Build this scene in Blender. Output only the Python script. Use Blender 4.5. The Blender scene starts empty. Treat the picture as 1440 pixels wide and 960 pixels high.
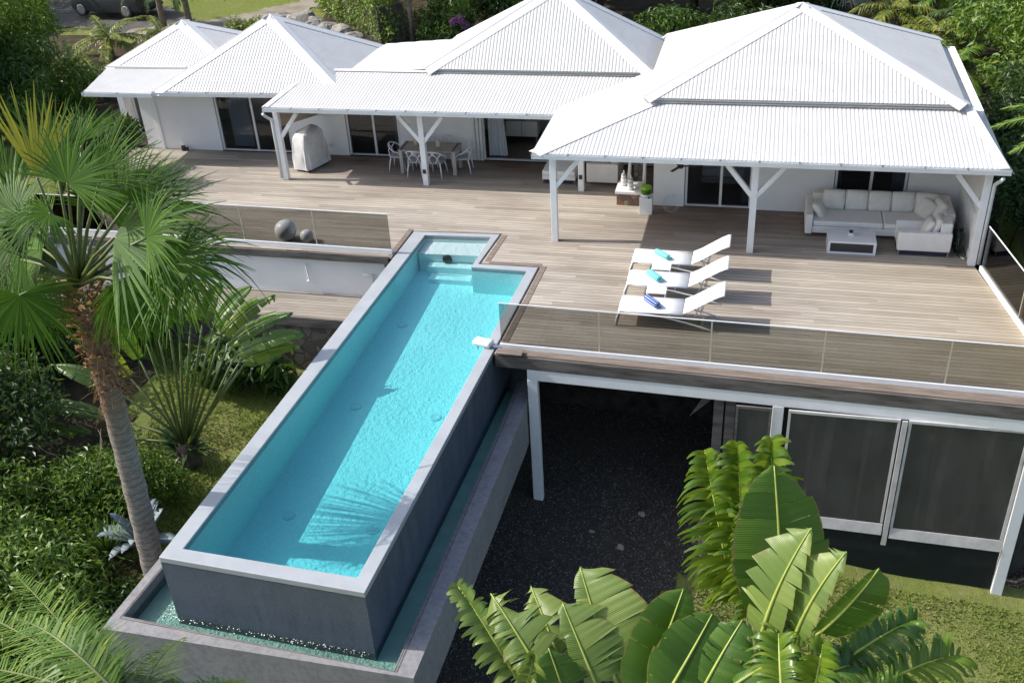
import bpy, math, random
import numpy as np
from mathutils import Vector, Matrix, Quaternion

C = bpy.context.scene
COL = C.collection
rad = math.radians

# ------------------------------------------------------------------ camera
CR = np.array([[0.972544338832664, 0.22676005762669932, -0.052320027424233424],
               [-0.07542733086683513, 0.5198323062385514, 0.8509318957199425],
               [0.22015500622825418, -0.8236226378966554, 0.5226638724618266]])
CH = 11.6
cam_d = bpy.data.cameras.new("camera")
cam = bpy.data.objects.new("camera", cam_d)
COL.objects.link(cam)
M = Matrix([[CR[0][0], CR[1][0], CR[2][0], 0], [CR[0][1], CR[1][1], CR[2][1], 0],
            [CR[0][2], CR[1][2], CR[2][2], CH], [0, 0, 0, 1]])
cam.matrix_world = M
cam_d.sensor_width = 36.0
cam_d.lens = 36.0
cam_d.clip_start = 0.1
cam_d.clip_end = 1000
C.camera = cam

# ------------------------------------------------------------------ light
SUNV = Vector((-0.735, -0.055, 0.676)).normalized()      # towards the sun
w = bpy.data.worlds.new("World"); C.world = w; w.use_nodes = True
wn = w.node_tree
bg = wn.nodes['Background']
sky = wn.nodes.new('ShaderNodeTexSky'); sky.sky_type = 'NISHITA'; sky.sun_disc = False
sky.sun_elevation = math.asin(SUNV.z); sky.sun_rotation = math.atan2(SUNV.x, SUNV.y)
sky.air_density = 1.0; sky.dust_density = 2.5; sky.ozone_density = 0.4
wn.links.new(sky.outputs[0], bg.inputs[0]); bg.inputs[1].default_value = 0.15
sd = bpy.data.lights.new("sun", 'SUN'); sd.energy = 3.3; sd.angle = rad(0.5); sd.color = (1.0, 0.955, 0.885)
so = bpy.data.objects.new("sun", sd); COL.objects.link(so)
so.rotation_euler = SUNV.to_track_quat('Z', 'Y').to_euler(); so.location = (-30, 0, 40)
C.view_settings.view_transform = 'Standard'; C.view_settings.look = 'None'
C.view_settings.exposure = 0.62; C.view_settings.gamma = 1.0; C.view_settings.use_curve_mapping = False
C.render.engine = 'CYCLES'
C.cycles.max_bounces = 8; C.cycles.transparent_max_bounces = 16; C.cycles.transmission_bounces = 4
C.cycles.diffuse_bounces = 4; C.cycles.volume_bounces = 0
C.cycles.caustics_reflective = False; C.cycles.caustics_refractive = False

# ------------------------------------------------------------------ helpers
OFF = {}
CAMP = np.array([0, 0, CH])
def at(u, v, y):
    """world point on the plane Y = y seen along the sight line (u, v) of the survey picture"""
    d = CR.T @ np.array([(u - 720) / 1440.0, -(v - 480) / 1440.0, -1])
    t = (y) / d[1]
    return Vector(CAMP + d * t)
def atz(u, v, z):
    d = CR.T @ np.array([(u - 720) / 1440.0, -(v - 480) / 1440.0, -1])
    t = (z - CH) / d[2]
    return Vector(CAMP + d * t)

def thing(name, label, cat, loc=(0, 0, 0), rot=0, group=None):
    o = bpy.data.objects.new(name, None); COL.objects.link(o)
    o.empty_display_size = 0.2
    o.location = loc; o.rotation_euler = (0, 0, rot)
    o['label'] = label; o['category'] = cat
    if group: o['group'] = group
    OFF[o.name] = Vector(loc)
    return o
def tag(o, label, cat, group=None, kind=None):
    if label: o['label'] = label
    if cat: o['category'] = cat
    if group: o['group'] = group
    if kind: o['kind'] = kind
    return o
def dup(root, loc, rot, label, group=None, name=None):
    r = root.copy(); COL.objects.link(r); r.location = loc; r.rotation_euler = (0, 0, rot)
    r['label'] = label
    if group: r['group'] = group
    for ch in list(root.children):
        c = ch.copy(); COL.objects.link(c); c.parent = r
        for g in ch.children:
            d = g.copy(); COL.objects.link(d); d.parent = c
    return r

class MB:
    def __init__(s): s.v = []; s.f = []
    def add(s, vs, fs):
        n = len(s.v); s.v += [tuple(x) for x in vs]; s.f += [tuple(i + n for i in f) for f in fs]
    def box(s, x0, x1, y0, y1, z0, z1):
        s.add([(x0,y0,z0),(x1,y0,z0),(x1,y1,z0),(x0,y1,z0),(x0,y0,z1),(x1,y0,z1),(x1,y1,z1),(x0,y1,z1)],
              [(3,2,1,0),(4,5,6,7),(0,1,5,4),(1,2,6,5),(2,3,7,6),(3,0,4,7)])
    def beam(s, p, q, wd, h, up=(0, 0, 1)):
        p = Vector(p); q = Vector(q); d = (q - p).normalized(); up = Vector(up)
        if abs(d.dot(up)) > .98: up = Vector((0, 1, 0))
        a = d.cross(up).normalized() * (wd / 2); b = a.cross(d).normalized() * (h / 2)
        s.add([p-a-b, p+a-b, p+a+b, p-a+b, q-a-b, q+a-b, q+a+b, q-a+b],
              [(0,1,2,3),(7,6,5,4),(4,5,1,0),(5,6,2,1),(6,7,3,2),(7,4,0,3)])
    def slab(s, pts, off):
        n = len(pts); off = Vector(off); a = [Vector(p) for p in pts]; b = [p + off for p in a]
        s.add(a + b, [tuple(range(n - 1, -1, -1)), tuple(range(n, 2 * n))] +
              [(i, (i + 1) % n, n + (i + 1) % n, n + i) for i in range(n)])
    def ring(s, outer, inner, z0, z1):
        n = len(outer)
        vs = [(p[0], p[1], z0) for p in outer] + [(p[0], p[1], z0) for p in inner] + \
             [(p[0], p[1], z1) for p in outer] + [(p[0], p[1], z1) for p in inner]
        fs = []
        for i in range(n):
            j = (i + 1) % n
            fs += [(i, j, 2*n + j, 2*n + i), (n + j, n + i, 3*n + i, 3*n + j),
                   (2*n + i, 2*n + j, 3*n + j, 3*n + i), (j, i, n + i, n + j)]
        s.add(vs, fs)
    def tube(s, path, radii, seg=8, caps=True):
        path = [Vector(p) for p in path]
        if not hasattr(radii, '__len__'): radii = [radii] * len(path)
        n0 = len(s.v); prev = None
        for i, p in enumerate(path):
            d = (path[min(i + 1, len(path) - 1)] - path[max(i - 1, 0)]).normalized()
            ref = prev if prev is not None else (Vector((1, 0, 0)) if abs(d.x) < .9 else Vector((0, 1, 0)))
            a = (ref - d * ref.dot(d)).normalized(); b = d.cross(a); prev = a
            for k in range(seg):
                t = 2 * math.pi * k / seg
                s.v.append(tuple(p + (a * math.cos(t) + b * math.sin(t)) * radii[i]))
        for i in range(len(path) - 1):
            for k in range(seg):
                s.f.append((n0 + i*seg + k, n0 + i*seg + (k+1) % seg, n0 + (i+1)*seg + (k+1) % seg, n0 + (i+1)*seg + k))
        if caps:
            s.f.append(tuple(n0 + k for k in range(seg - 1, -1, -1)))
            m = n0 + (len(path) - 1) * seg
            s.f.append(tuple(m + k for k in range(seg)))
    def lathe(s, c, prof, seg=20):
        n0 = len(s.v); c = Vector(c)
        for r, z in prof:
            for k in range(seg):
                t = 2 * math.pi * k / seg
                s.v.append((c.x + r * math.cos(t), c.y + r * math.sin(t), c.z + z))
        for i in range(len(prof) - 1):
            for k in range(seg):
                s.f.append((n0 + i*seg + k, n0 + i*seg + (k+1) % seg, n0 + (i+1)*seg + (k+1) % seg, n0 + (i+1)*seg + k))
        s.f.append(tuple(n0 + k for k in range(seg - 1, -1, -1)))
        m = n0 + (len(prof) - 1) * seg
        s.f.append(tuple(m + k for k in range(seg)))
    def pillow(s, c, sx, sy, sz, nx=8, ny=8, rot=None, puff=.5):
        """soft cushion: a pinched box lying in its own xy plane, thickness sz"""
        rot = Matrix.Identity(3) if rot is None else rot; c = Vector(c); n0 = len(s.v)
        for side in (1, -1):
            for j in range(ny + 1):
                for i in range(nx + 1):
                    a = i / nx * 2 - 1; b = j / ny * 2 - 1
                    e = (1 - a ** 4) * (1 - b ** 4)
                    t = sz * .5 * (1 - puff + puff * e ** .6) if abs(a) < 1 and abs(b) < 1 else sz * .5 * (1 - puff)
                    k = 1 - .04 * (a * a) * (b * b)
                    s.v.append(tuple(c + rot @ Vector((a * sx / 2 * k, b * sy / 2 * k, side * t))))
        W = nx + 1; Nn = (nx + 1) * (ny + 1)
        for j in range(ny):
            for i in range(nx):
                q = n0 + j * W + i
                s.f.append((q, q + 1, q + W + 1, q + W))
                s.f.append((q + Nn + W, q + Nn + W + 1, q + Nn + 1, q + Nn))
        edge = [j * W for j in range(ny)] + [ny * W + i for i in range(nx)] + \
               [j * W + nx for j in range(ny, 0, -1)] + [i for i in range(nx, 0, -1)]
        for k in range(len(edge)):
            a, b = edge[k] + n0, edge[(k + 1) % len(edge)] + n0
            s.f.append((a, b, b + Nn, a + Nn))
    def build(s, name, m, parent=None, smooth=False, bevel=0, local=False, seg=2):
        off = Vector((0, 0, 0))
        if parent is not None and not local: off = OFF.get(parent.name, off)
        me = bpy.data.meshes.new(name)
        me.from_pydata([(x - off.x, y - off.y, z - off.z) for x, y, z in s.v], [], s.f)
        me.materials.append(m)
        if smooth:
            me.polygons.foreach_set('use_smooth', [True] * len(me.polygons))
        me.update()
        o = bpy.data.objects.new(name, me); COL.objects.link(o)
        if parent is not None: o.parent = parent
        OFF[o.name] = off
        if bevel:
            b = o.modifiers.new('bevel', 'BEVEL'); b.width = bevel; b.segments = seg; b.limit_method = 'ANGLE'
        return o

def npmesh(name, V, F4, m, parent=None, smooth=False, F3=None):
    """fast mesh from numpy arrays of quads (or tris)"""
    off = np.array(OFF.get(parent.name, Vector((0, 0, 0)))) if parent is not None else np.zeros(3)
    V = np.asarray(V, dtype=np.float32) - off.astype(np.float32)
    F4 = np.asarray(F4, dtype=np.int32); k = F4.shape[1]
    me = bpy.data.meshes.new(name)
    me.vertices.add(len(V)); me.vertices.foreach_set('co', V.ravel())
    me.loops.add(F4.size); me.loops.foreach_set('vertex_index', F4.ravel())
    me.polygons.add(len(F4)); me.polygons.foreach_set('loop_start', np.arange(0, F4.size, k, dtype=np.int32))
    me.polygons.foreach_set('use_smooth', np.full(len(F4), bool(smooth), dtype=bool))
    me.materials.append(m); me.update(calc_edges=True); me.validate()
    o = bpy.data.objects.new(name, me); COL.objects.link(o)
    if parent is not None: o.parent = parent
    OFF[o.name] = Vector(off)
    return o

# ------------------------------------------------------------------ materials
def newmat(name):
    m = bpy.data.materials.new(name); m.use_nodes = True
    nt = m.node_tree; nt.nodes.clear()
    out = nt.nodes.new('ShaderNodeOutputMaterial')
    return m, nt, out
def nd(nt, typ, **kw):
    n = nt.nodes.new(typ)
    for k, v in kw.items():
        if k.startswith('_'): setattr(n, k[1:], v)
        else:
            key = k.replace('__', ' ')
            s = n.inputs[int(key[1:])] if key[0] == 'i' and key[1:].isdigit() else n.inputs[key]
            if hasattr(v, 'type') and hasattr(v, 'node'): nt.links.new(v, s)
            else: s.default_value = v
    return n
def c4(c): return (c[0], c[1], c[2], 1)
def mathn(nt, op, a, b=0.0, c=None):
    n = nt.nodes.new('ShaderNodeMath'); n.operation = op
    for i, x in enumerate((a, b) if c is None else (a, b, c)):
        if hasattr(x, 'node'): nt.links.new(x, n.inputs[i])
        else: n.inputs[i].default_value = x
    return n.outputs[0]
def mixc(nt, f, a, b, mode='MIX'):
    n = nt.nodes.new('ShaderNodeMixRGB'); n.blend_type = mode
    for i, x in enumerate((f, a, b)):
        if hasattr(x, 'node'): nt.links.new(x, n.inputs[i])
        else: n.inputs[i].default_value = x if i == 0 else c4(x)
    return n.outputs[0]
def ramp(nt, fac, stops):
    n = nt.nodes.new('ShaderNodeValToRGB'); nt.links.new(fac, n.inputs[0])
    el = n.color_ramp.elements
    while len(el) < len(stops): el.new(.5)
    for e, (p, c) in zip(el, stops): e.position = p; e.color = c4(c)
    return n.outputs[0]
def pos(nt): return nt.nodes.new('ShaderNodeNewGeometry').outputs['Position']
def noise(nt, vec, scale, detail=4, rough=.55, sc=(1, 1, 1)):
    mp = nd(nt, 'ShaderNodeMapping', Vector=vec, Scale=sc)
    return nd(nt, 'ShaderNodeTexNoise', Vector=mp.outputs[0], Scale=scale, Detail=detail, Roughness=rough).outputs['Fac']
def prin(nt, out, col, rough=.5, bump=None, bstr=.2, bdist=.02, metallic=0., spec=.5):
    p = nt.nodes.new('ShaderNodeBsdfPrincipled')
    if hasattr(col, 'node'): nt.links.new(col, p.inputs['Base Color'])
    else: p.inputs['Base Color'].default_value = c4(col)
    if hasattr(rough, 'node'): nt.links.new(rough, p.inputs['Roughness'])
    else: p.inputs['Roughness'].default_value = rough
    p.inputs['Metallic'].default_value = metallic
    p.inputs['Specular IOR Level'].default_value = spec
    if bump is not None:
        b = nd(nt, 'ShaderNodeBump', Strength=bstr, Distance=bdist, Height=bump)
        nt.links.new(b.outputs[0], p.inputs['Normal'])
    if out is not None: nt.links.new(p.outputs[0], out.inputs[0])
    return p
def simple(name, col, rough=.5, var=.12, scale=3., col2=None, bumps=0., bscale=40., metallic=0., spec=.5, sc=(1, 1, 1)):
    m, nt, out = newmat(name)
    P = pos(nt)
    f = noise(nt, P, scale, 5, .6, sc)
    c2 = col2 if col2 else tuple(x * (1 - var * 2) for x in col)
    r = ramp(nt, f, [(.3, c2), (.62, col)])
    bm = noise(nt, P, bscale, 3) if bumps else None
    prin(nt, out, r, rough, bm, bumps, .01, metallic, spec)
    return m

MAT = {}
def mk_roof():
    m, nt, out = newmat('white_painted_sheet')
    P = pos(nt)
    a = noise(nt, P, 1.1, 5, .65); s = noise(nt, P, 2.6, 4, .6, (2.2, .35, .35)); f = noise(nt, P, 24, 3, .7)
    c = ramp(nt, a, [(.3, (.54, .533, .516)), (.62, (.60, .595, .58))])
    c = mixc(nt, mathn(nt, 'MULTIPLY', ramp(nt, s, [(.5, (0, 0, 0)), (.75, (1, 1, 1))]), .22), c, (.47, .455, .43))
    c = mixc(nt, mathn(nt, 'MULTIPLY', ramp(nt, f, [(.68, (0, 0, 0)), (.76, (1, 1, 1))]), .30), c, (.36, .34, .31))
    prin(nt, out, c, .5)
    return m
MAT['roof'] = mk_roof()
MAT['cap'] = simple('white_ridge_metal', (.66, .655, .645), .45, .03, 2., (.61, .605, .59))
MAT['wall'] = simple('white_render', (.84, .84, .84), .75, .03, 1.5, (.79, .79, .79), .15, 30)
MAT['trim'] = simple('white_paint', (.80, .81, .82), .45, .03, 4., (.74, .75, .76))
MAT['ceil'] = simple('ceiling_paint', (.6, .58, .55), .6, .05, 2.)
MAT['gutter'] = simple('gutter_metal', (.66, .69, .70), .35, .06, 3.)
MAT['grime'] = simple('grimy_lap', (.33, .32, .30), .6, .2, 5.)
MAT['frame'] = simple('aluminium_frame', (.72, .73, .74), .35, .02, 3.)
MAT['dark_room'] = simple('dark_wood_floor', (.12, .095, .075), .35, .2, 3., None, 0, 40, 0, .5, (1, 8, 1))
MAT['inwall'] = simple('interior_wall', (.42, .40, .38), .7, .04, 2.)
MAT['curtain'] = simple('curtain_cloth', (.62, .66, .70), .8, .08, 3., None, 0, 40, 0, .2, (6, 1, .2))
MAT['slate'] = None
MAT['stonecol'] = None
MAT['black'] = simple('black_plastic', (.02, .02, .022), .4, .1)
MAT['white_plastic'] = simple('white_plastic', (.78, .78, .77), .35, .03)
MAT['mesh_white'] = simple('white_sling', (.80, .80, .79), .6, .03)
MAT['white_metal'] = simple('white_metal', (.76, .77, .78), .35, .03)
MAT['leatherette'] = simple('cream_upholstery', (.82, .80, .765), .6, .08, 4., (.75, .73, .695), .12, 14)
MAT['cushion'] = simple('cream_cushion', (.78, .75, .695), .8, .08, 5., (.69, .66, .605), .25, 12)
MAT['chrome'] = simple('steel', (.6, .61, .63), .25, .05, 4., None, 0, 40, 1.)
MAT['navy'] = simple('navy_base', (.02, .022, .05), .5, .1)
MAT['taupe'] = simple('taupe_tabletop', (.34, .31, .275), .4, .08, 5.)
MAT['taupeleg'] = simple('brushed_leg', (.40, .38, .36), .35, .08, 5.)
MAT['chair'] = simple('grey_white_chair', (.72, .73, .75), .4, .04)
MAT['chairseat'] = simple('grey_chair_seat', (.38, .39, .41), .5, .04)
MAT['cover'] = simple('grey_cover_cloth', (.68, .675, .66), .85, .1, 5., (.57, .57, .56), .3, 9, 0, .2)
MAT['beige'] = simple('beige_timber', (.45, .36, .29), .6, .1, 4.)
MAT['greywood'] = None
MAT['hose'] = simple('green_rubber', (.012, .035, .022), .45, .2)
MAT['ballgrey'] = simple('grey_ball', (.88, .90, .92), .35, .05, 6.)
MAT['wax'] = simple('lantern_cream', (.50, .46, .33), .5, .05)
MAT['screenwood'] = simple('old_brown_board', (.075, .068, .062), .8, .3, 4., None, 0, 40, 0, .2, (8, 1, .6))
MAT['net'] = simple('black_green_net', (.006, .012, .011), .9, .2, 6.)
MAT['valance'] = simple('grey_canvas', (.60, .58, .57), .7, .1, 4., (.46, .44, .43))
MAT['towel_aqua'] = None

def mk_deck(name, dark=1.0, warm=True, axis='Y', bw=.135):
    m, nt, out = newmat(name)
    P = pos(nt); sx = nd(nt, 'ShaderNodeSeparateXYZ', Vector=P)
    a, b = (sx.outputs[1], sx.outputs[0]) if axis == 'Y' else (sx.outputs[0], sx.outputs[1])
    row = mathn(nt, 'DIVIDE', a, bw); idx = mathn(nt, 'FLOOR', row); fr = mathn(nt, 'FRACT', row)
    off = nd(nt, 'ShaderNodeTexWhiteNoise', _noise_dimensions='1D', W=idx).outputs['Value']
    seg = mathn(nt, 'FLOOR', mathn(nt, 'ADD', mathn(nt, 'DIVIDE', b, 2.9), mathn(nt, 'MULTIPLY', off, 7.3)))
    cv = nd(nt, 'ShaderNodeCombineXYZ', X=idx, Y=seg)
    rnd = nd(nt, 'ShaderNodeTexWhiteNoise', _noise_dimensions='3D', Vector=cv.outputs[0]).outputs['Value']
    sc = (.35, 5, 1) if axis == 'Y' else (5, .35, 1)
    g1 = noise(nt, P, 3.2, 6, .65, sc)
    g2 = noise(nt, P, .45, 4, .6, (.6, 1.6, 1))
    base = ramp(nt, g1, [(.25, (.30*dark, .265*dark, .222*dark)), (.5, (.39*dark, .352*dark, .302*dark)), (.75, (.475*dark, .435*dark, .382*dark))])
    tone = ramp(nt, rnd, [(0, (.78, .77, .755)), (.55, (.98, .98, .98)), (1, (1.11, 1.10, 1.08))])
    col = mixc(nt, 1.0, base, tone, 'MULTIPLY')
    blot = ramp(nt, g2, [(.3, (.76, .72, .70)), (.55, (1, 1, 1)), (.75, (1.1, 1.09, 1.07))])
    col = mixc(nt, 1.0, col, blot, 'MULTIPLY')
    if warm:    # darker, redder brown boards under the verandas
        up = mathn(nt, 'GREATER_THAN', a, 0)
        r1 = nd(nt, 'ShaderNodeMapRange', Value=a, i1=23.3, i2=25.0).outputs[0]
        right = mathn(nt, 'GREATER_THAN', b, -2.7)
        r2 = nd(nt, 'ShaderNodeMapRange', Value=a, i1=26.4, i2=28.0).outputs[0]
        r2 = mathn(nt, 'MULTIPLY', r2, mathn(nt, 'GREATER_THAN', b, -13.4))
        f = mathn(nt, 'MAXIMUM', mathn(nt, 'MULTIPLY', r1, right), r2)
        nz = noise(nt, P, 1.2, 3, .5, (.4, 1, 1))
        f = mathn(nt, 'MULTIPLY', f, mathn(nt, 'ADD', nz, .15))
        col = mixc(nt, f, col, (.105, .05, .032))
        # yellowish lichen tint towards the right and the bench
        y1 = nd(nt, 'ShaderNodeMapRange', Value=b, i1=1.0, i2=5.5).outputs[0]
        y2 = noise(nt, P, .8, 3)
        fy = mathn(nt, 'MULTIPLY', mathn(nt, 'MULTIPLY', y1, y2), .55)
        col = mixc(nt, fy, col, (.40, .33, .20))
    gap = mathn(nt, 'LESS_THAN', mathn(nt, 'ABSOLUTE', mathn(nt, 'SUBTRACT', fr, .5)), .465)
    gcol = mixc(nt, gap, (.035*dark, .03*dark, .026*dark), col)
    bmp = mathn(nt, 'ADD', mathn(nt, 'MULTIPLY', gap, 1.0), mathn(nt, 'MULTIPLY', g1, .3))
    prin(nt, out, gcol, .7, bmp, .35, .008, 0, .3)
    return m
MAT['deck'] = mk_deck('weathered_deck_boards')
MAT['walk'] = mk_deck('grey_walkway_boards', .8, False)
MAT['greywood'] = simple('grey_weathered_wood', (.17, .155, .145), .8, .3, 3., (.07, .062, .058), .4, 18, 0, .2, (.4, 3, 3))
MAT['brownwood'] = simple('brown_plank', (.24, .20, .17), .75, .2, 4., (.14, .11, .095), .3, 18, 0, .2, (.4, 4, 2))

def mk_slate():
    m, nt, out = newmat('dark_slate_plaster')
    P = pos(nt)
    a = noise(nt, P, 2.2, 6, .65, (2.2, 2.2, .25)); b = noise(nt, P, 26, 4, .7)
    c = ramp(nt, a, [(.3, (.062, .080, .112)), (.7, (.095, .120, .162))])
    c = mixc(nt, .25, c, ramp(nt, b, [(.35, (.03, .035, .045)), (.7, (.18, .19, .23))]))
    prin(nt, out, c, ramp(nt, a, [(.3, (.3, .3, .3)), (.7, (.6, .6, .6))]), mathn(nt, 'ADD', a, mathn(nt, 'MULTIPLY', b, .4)), .3, .012)
    return m
MAT['slate'] = mk_slate()
MAT['coping'] = simple('pale_grey_coping', (.38, .405, .43), .45, .08, 1.6, (.32, .345, .37), .05, 30)
def mk_concrete():
    m, nt, out = newmat('lilac_grey_concrete')
    P = pos(nt)
    a = noise(nt, P, 1.7, 7, .7); b = noise(nt, P, 11, 5, .7); d = noise(nt, P, 3, 4, .6, (3, 3, .3))
    c = ramp(nt, a, [(.32, (.20, .20, .21)), (.5, (.25, .25, .26)), (.7, (.29, .29, .295))])
    c = mixc(nt, .28, c, ramp(nt, b, [(.4, (.16, .15, .16)), (.55, (.36, .35, .36))]))
    c = mixc(nt, mathn(nt, 'MULTIPLY', d, .35), c, (.12, .115, .13))
    prin(nt, out, c, .75, b, .2, .01, 0, .3)
    return m
MAT['concrete'] = mk_concrete()
def mk_plaster():
    m, nt, out = newmat('turquoise_plaster_painted_caustics')
    P = pos(nt)
    v = nd(nt, 'ShaderNodeTexVoronoi', Vector=P, Scale=16.).outputs['Distance']
    v2 = nd(nt, 'ShaderNodeTexVoronoi', Vector=P, Scale=27.).outputs['Distance']
    a = noise(nt, P, .8, 4)
    c = ramp(nt, mathn(nt, 'ADD', mathn(nt, 'MULTIPLY', v, .6), mathn(nt, 'MULTIPLY', v2, .5)), [(.15, (.66, .82, .83)), (.45, (.76, .90, .90)), (.8, (.88, .97, .97))])  # pale cells in the colour stand in for rippled sunlight under water
    c = mixc(nt, .25, c, ramp(nt, a, [(.35, (.62, .80, .82)), (.65, (.80, .94, .95))]))
    prin(nt, out, c, .7)
    return m
MAT['plaster'] = mk_plaster()
MAT['palestep'] = simple('pale_step_plaster', (.90, .91, .91), .7, .02, 2.)
def mk_water(name, colr, dens, bscale=7., bstr=.12, rough=.03):
    m, nt, out = newmat(name)
    P = pos(nt)
    n1 = noise(nt, P, bscale, 3, .6); n2 = noise(nt, P, bscale * 2.6, 2, .5)
    bmp = nd(nt, 'ShaderNodeBump', Strength=bstr, Distance=.05, Height=mathn(nt, 'MULTIPLY', mathn(nt, 'ADD', n1, mathn(nt, 'MULTIPLY', n2, .5)), mathn(nt, 'ADD', mathn(nt, 'MULTIPLY', noise(nt, P, .5, 3), 1.6), .15)))
    t = nd(nt, 'ShaderNodeBsdfTransparent'); g = nd(nt, 'ShaderNodeBsdfGlossy', Roughness=rough, Normal=bmp.outputs[0])
    fr = nd(nt, 'ShaderNodeFresnel', IOR=1.33, Normal=bmp.outputs[0])
    mx = nt.nodes.new('ShaderNodeMixShader')
    nt.links.new(fr.outputs[0], mx.inputs[0]); nt.links.new(t.outputs[0], mx.inputs[1]); nt.links.new(g.outputs[0], mx.inputs[2])
    nt.links.new(mx.outputs[0], out.inputs['Surface'])
    va = nd(nt, 'ShaderNodeVolumeAbsorption', Color=c4(colr), Density=dens)
    nt.links.new(va.outputs[0], out.inputs['Volume'])
    return m
MAT['water'] = mk_water('pool_water', (.40, .905, .935), .95, 10., .07)
MAT['basinwater'] = mk_water('catch_basin_water', (.30, .80, .74), 1.6, 12., .2)
def mk_glass(name, tint, rough=.02, ior=1.45, bump=0.):
    m, nt, out = newmat(name)
    t = nd(nt, 'ShaderNodeBsdfTransparent', Color=c4(tint))
    g = nd(nt, 'ShaderNodeBsdfGlossy', Roughness=rough)
    fr = nd(nt, 'ShaderNodeFresnel', IOR=ior)
    if bump:
        b = nd(nt, 'ShaderNodeBump', Strength=bump, Distance=.05, Height=noise(nt, pos(nt), 2.5, 3))
        nt.links.new(b.outputs[0], g.inputs['Normal']); nt.links.new(b.outputs[0], fr.inputs['Normal'])
    mx = nt.nodes.new('ShaderNodeMixShader')
    nt.links.new(fr.outputs[0], mx.inputs[0]); nt.links.new(t.outputs[0], mx.inputs[1]); nt.links.new(g.outputs[0], mx.inputs[2])
    nt.links.new(mx.outputs[0], out.inputs['Surface'])
    return m
MAT['smoked'] = mk_glass('smoked_glass', (.63, .632, .618))
MAT['doorglass'] = mk_glass('door_glass', (.72, .74, .76), .02, 1.5)
def mk_clear():
    m, nt, out = newmat('clear_glass')
    t = nd(nt, 'ShaderNodeBsdfTransparent', Color=c4((.98, .985, .985)))
    d = nd(nt, 'ShaderNodeBsdfDiffuse', Color=c4((.75, .78, .78)))  # pale diffuse rim painted in place of the reflection at the glass edge
    lw = nd(nt, 'ShaderNodeLayerWeight', Blend=.12)
    mx = nt.nodes.new('ShaderNodeMixShader')
    nt.links.new(mathn(nt, 'MULTIPLY', lw.outputs['Facing'], .55), mx.inputs[0]); nt.links.new(t.outputs[0], mx.inputs[1]); nt.links.new(d.outputs[0], mx.inputs[2])
    nt.links.new(mx.outputs[0], out.inputs[0])
    return m
MAT['clearglass'] = mk_clear()
def mk_vinyl():
    m, nt, out = newmat('clear_vinyl')
    P = pos(nt)
    t = nd(nt, 'ShaderNodeBsdfTransparent', Color=c4((.62, .62, .62)))
    st = mathn(nt, 'ADD', mathn(nt, 'MULTIPLY', noise(nt, P, 1.6, 5, .65, (1.6, 1, .5)), .65), mathn(nt, 'MULTIPLY', noise(nt, P, 5, 3, .6, (.15, 1, 5)), .35))
    d = nd(nt, 'ShaderNodeBsdfDiffuse', Color=ramp(nt, st, [(.3, (.16, .16, .165)), (.75, (.42, .415, .41))]))
    g = nd(nt, 'ShaderNodeBsdfGlossy', Roughness=.18, Color=c4((.8, .8, .85)))
    a = nt.nodes.new('ShaderNodeMixShader'); a.inputs[0].default_value = .17
    nt.links.new(t.outputs[0], a.inputs[1]); nt.links.new(d.outputs[0], a.inputs[2])
    b = nt.nodes.new('ShaderNodeMixShader'); b.inputs[0].default_value = .035
    nt.links.new(a.outputs[0], b.inputs[1]); nt.links.new(g.outputs[0], b.inputs[2])
    nt.links.new(b.outputs[0], out.inputs[0])
    return m
MAT['vinyl'] = mk_vinyl()

def mk_leaf(name, stops, rough=.42, trans=.28, tcol=(.22, .36, .03), vein=False, spec=.5):
    m, nt, out = newmat(name)
    g = nt.nodes.new('ShaderNodeNewGeometry')
    r = g.outputs['Random Per Island']
    nz = noise(nt, g.outputs['Position'], 1.3, 3)
    f = mathn(nt, 'ADD', mathn(nt, 'MULTIPLY', r, .72), mathn(nt, 'MULTIPLY', nz, .28))
    col = ramp(nt, f, stops)
    if vein:
        sp = noise(nt, g.outputs['Position'], 5.5, 5, .7)
        col = mixc(nt, mathn(nt, 'MULTIPLY', ramp(nt, sp, [(.66, (0, 0, 0)), (.74, (1, 1, 1))]), .55), col, (.21, .15, .04))
    bm = None
    if vein:    # fine side veins and browned margins follow the leaf's own coordinates
        at_ = nd(nt, 'ShaderNodeAttribute', _attribute_name='vein'); ed_ = nd(nt, 'ShaderNodeAttribute', _attribute_name='rim')
        wv = mathn(nt, 'SINE', mathn(nt, 'MULTIPLY', at_.outputs['Fac'], 330.))
        wv2 = mathn(nt, 'SINE', mathn(nt, 'MULTIPLY', at_.outputs['Fac'], 71.))
        bm = mathn(nt, 'ADD', mathn(nt, 'MULTIPLY', wv, .5), mathn(nt, 'MULTIPLY', wv2, .5))
        col = mixc(nt, mathn(nt, 'MULTIPLY', mathn(nt, 'ADD', mathn(nt, 'MULTIPLY', wv2, .5), .5), .22), col, mixc(nt, 1., col, (1.6, 1.45, 1.2), 'MULTIPLY'))
        rimn = mathn(nt, 'ADD', ed_.outputs['Fac'], mathn(nt, 'MULTIPLY', noise(nt, g.outputs['Position'], 7, 4), .25))
        col = mixc(nt, mathn(nt, 'MULTIPLY', mathn(nt, 'GREATER_THAN', rimn, 1.09), .8), col, (.22, .17, .05))
    p = prin(nt, None, col, rough, bm, .25, .03, 0, spec)
    tr = nd(nt, 'ShaderNodeBsdfTranslucent', Color=mixc(nt, .5, col, tcol))
    mx = nt.nodes.new('ShaderNodeMixShader'); mx.inputs[0].default_value = trans
    nt.links.new(p.outputs[0], mx.inputs[1]); nt.links.new(tr.outputs[0], mx.inputs[2])
    nt.links.new(mx.outputs[0], out.inputs[0])
    return m
MAT['lf_dark'] = mk_leaf('dark_green_leaves', [(.1, (0.0134, 0.0335, 0.0084)), (.5, (0.0285, 0.0670, 0.0134)), (.9, (0.0586, 0.1088, 0.0235))])
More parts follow.
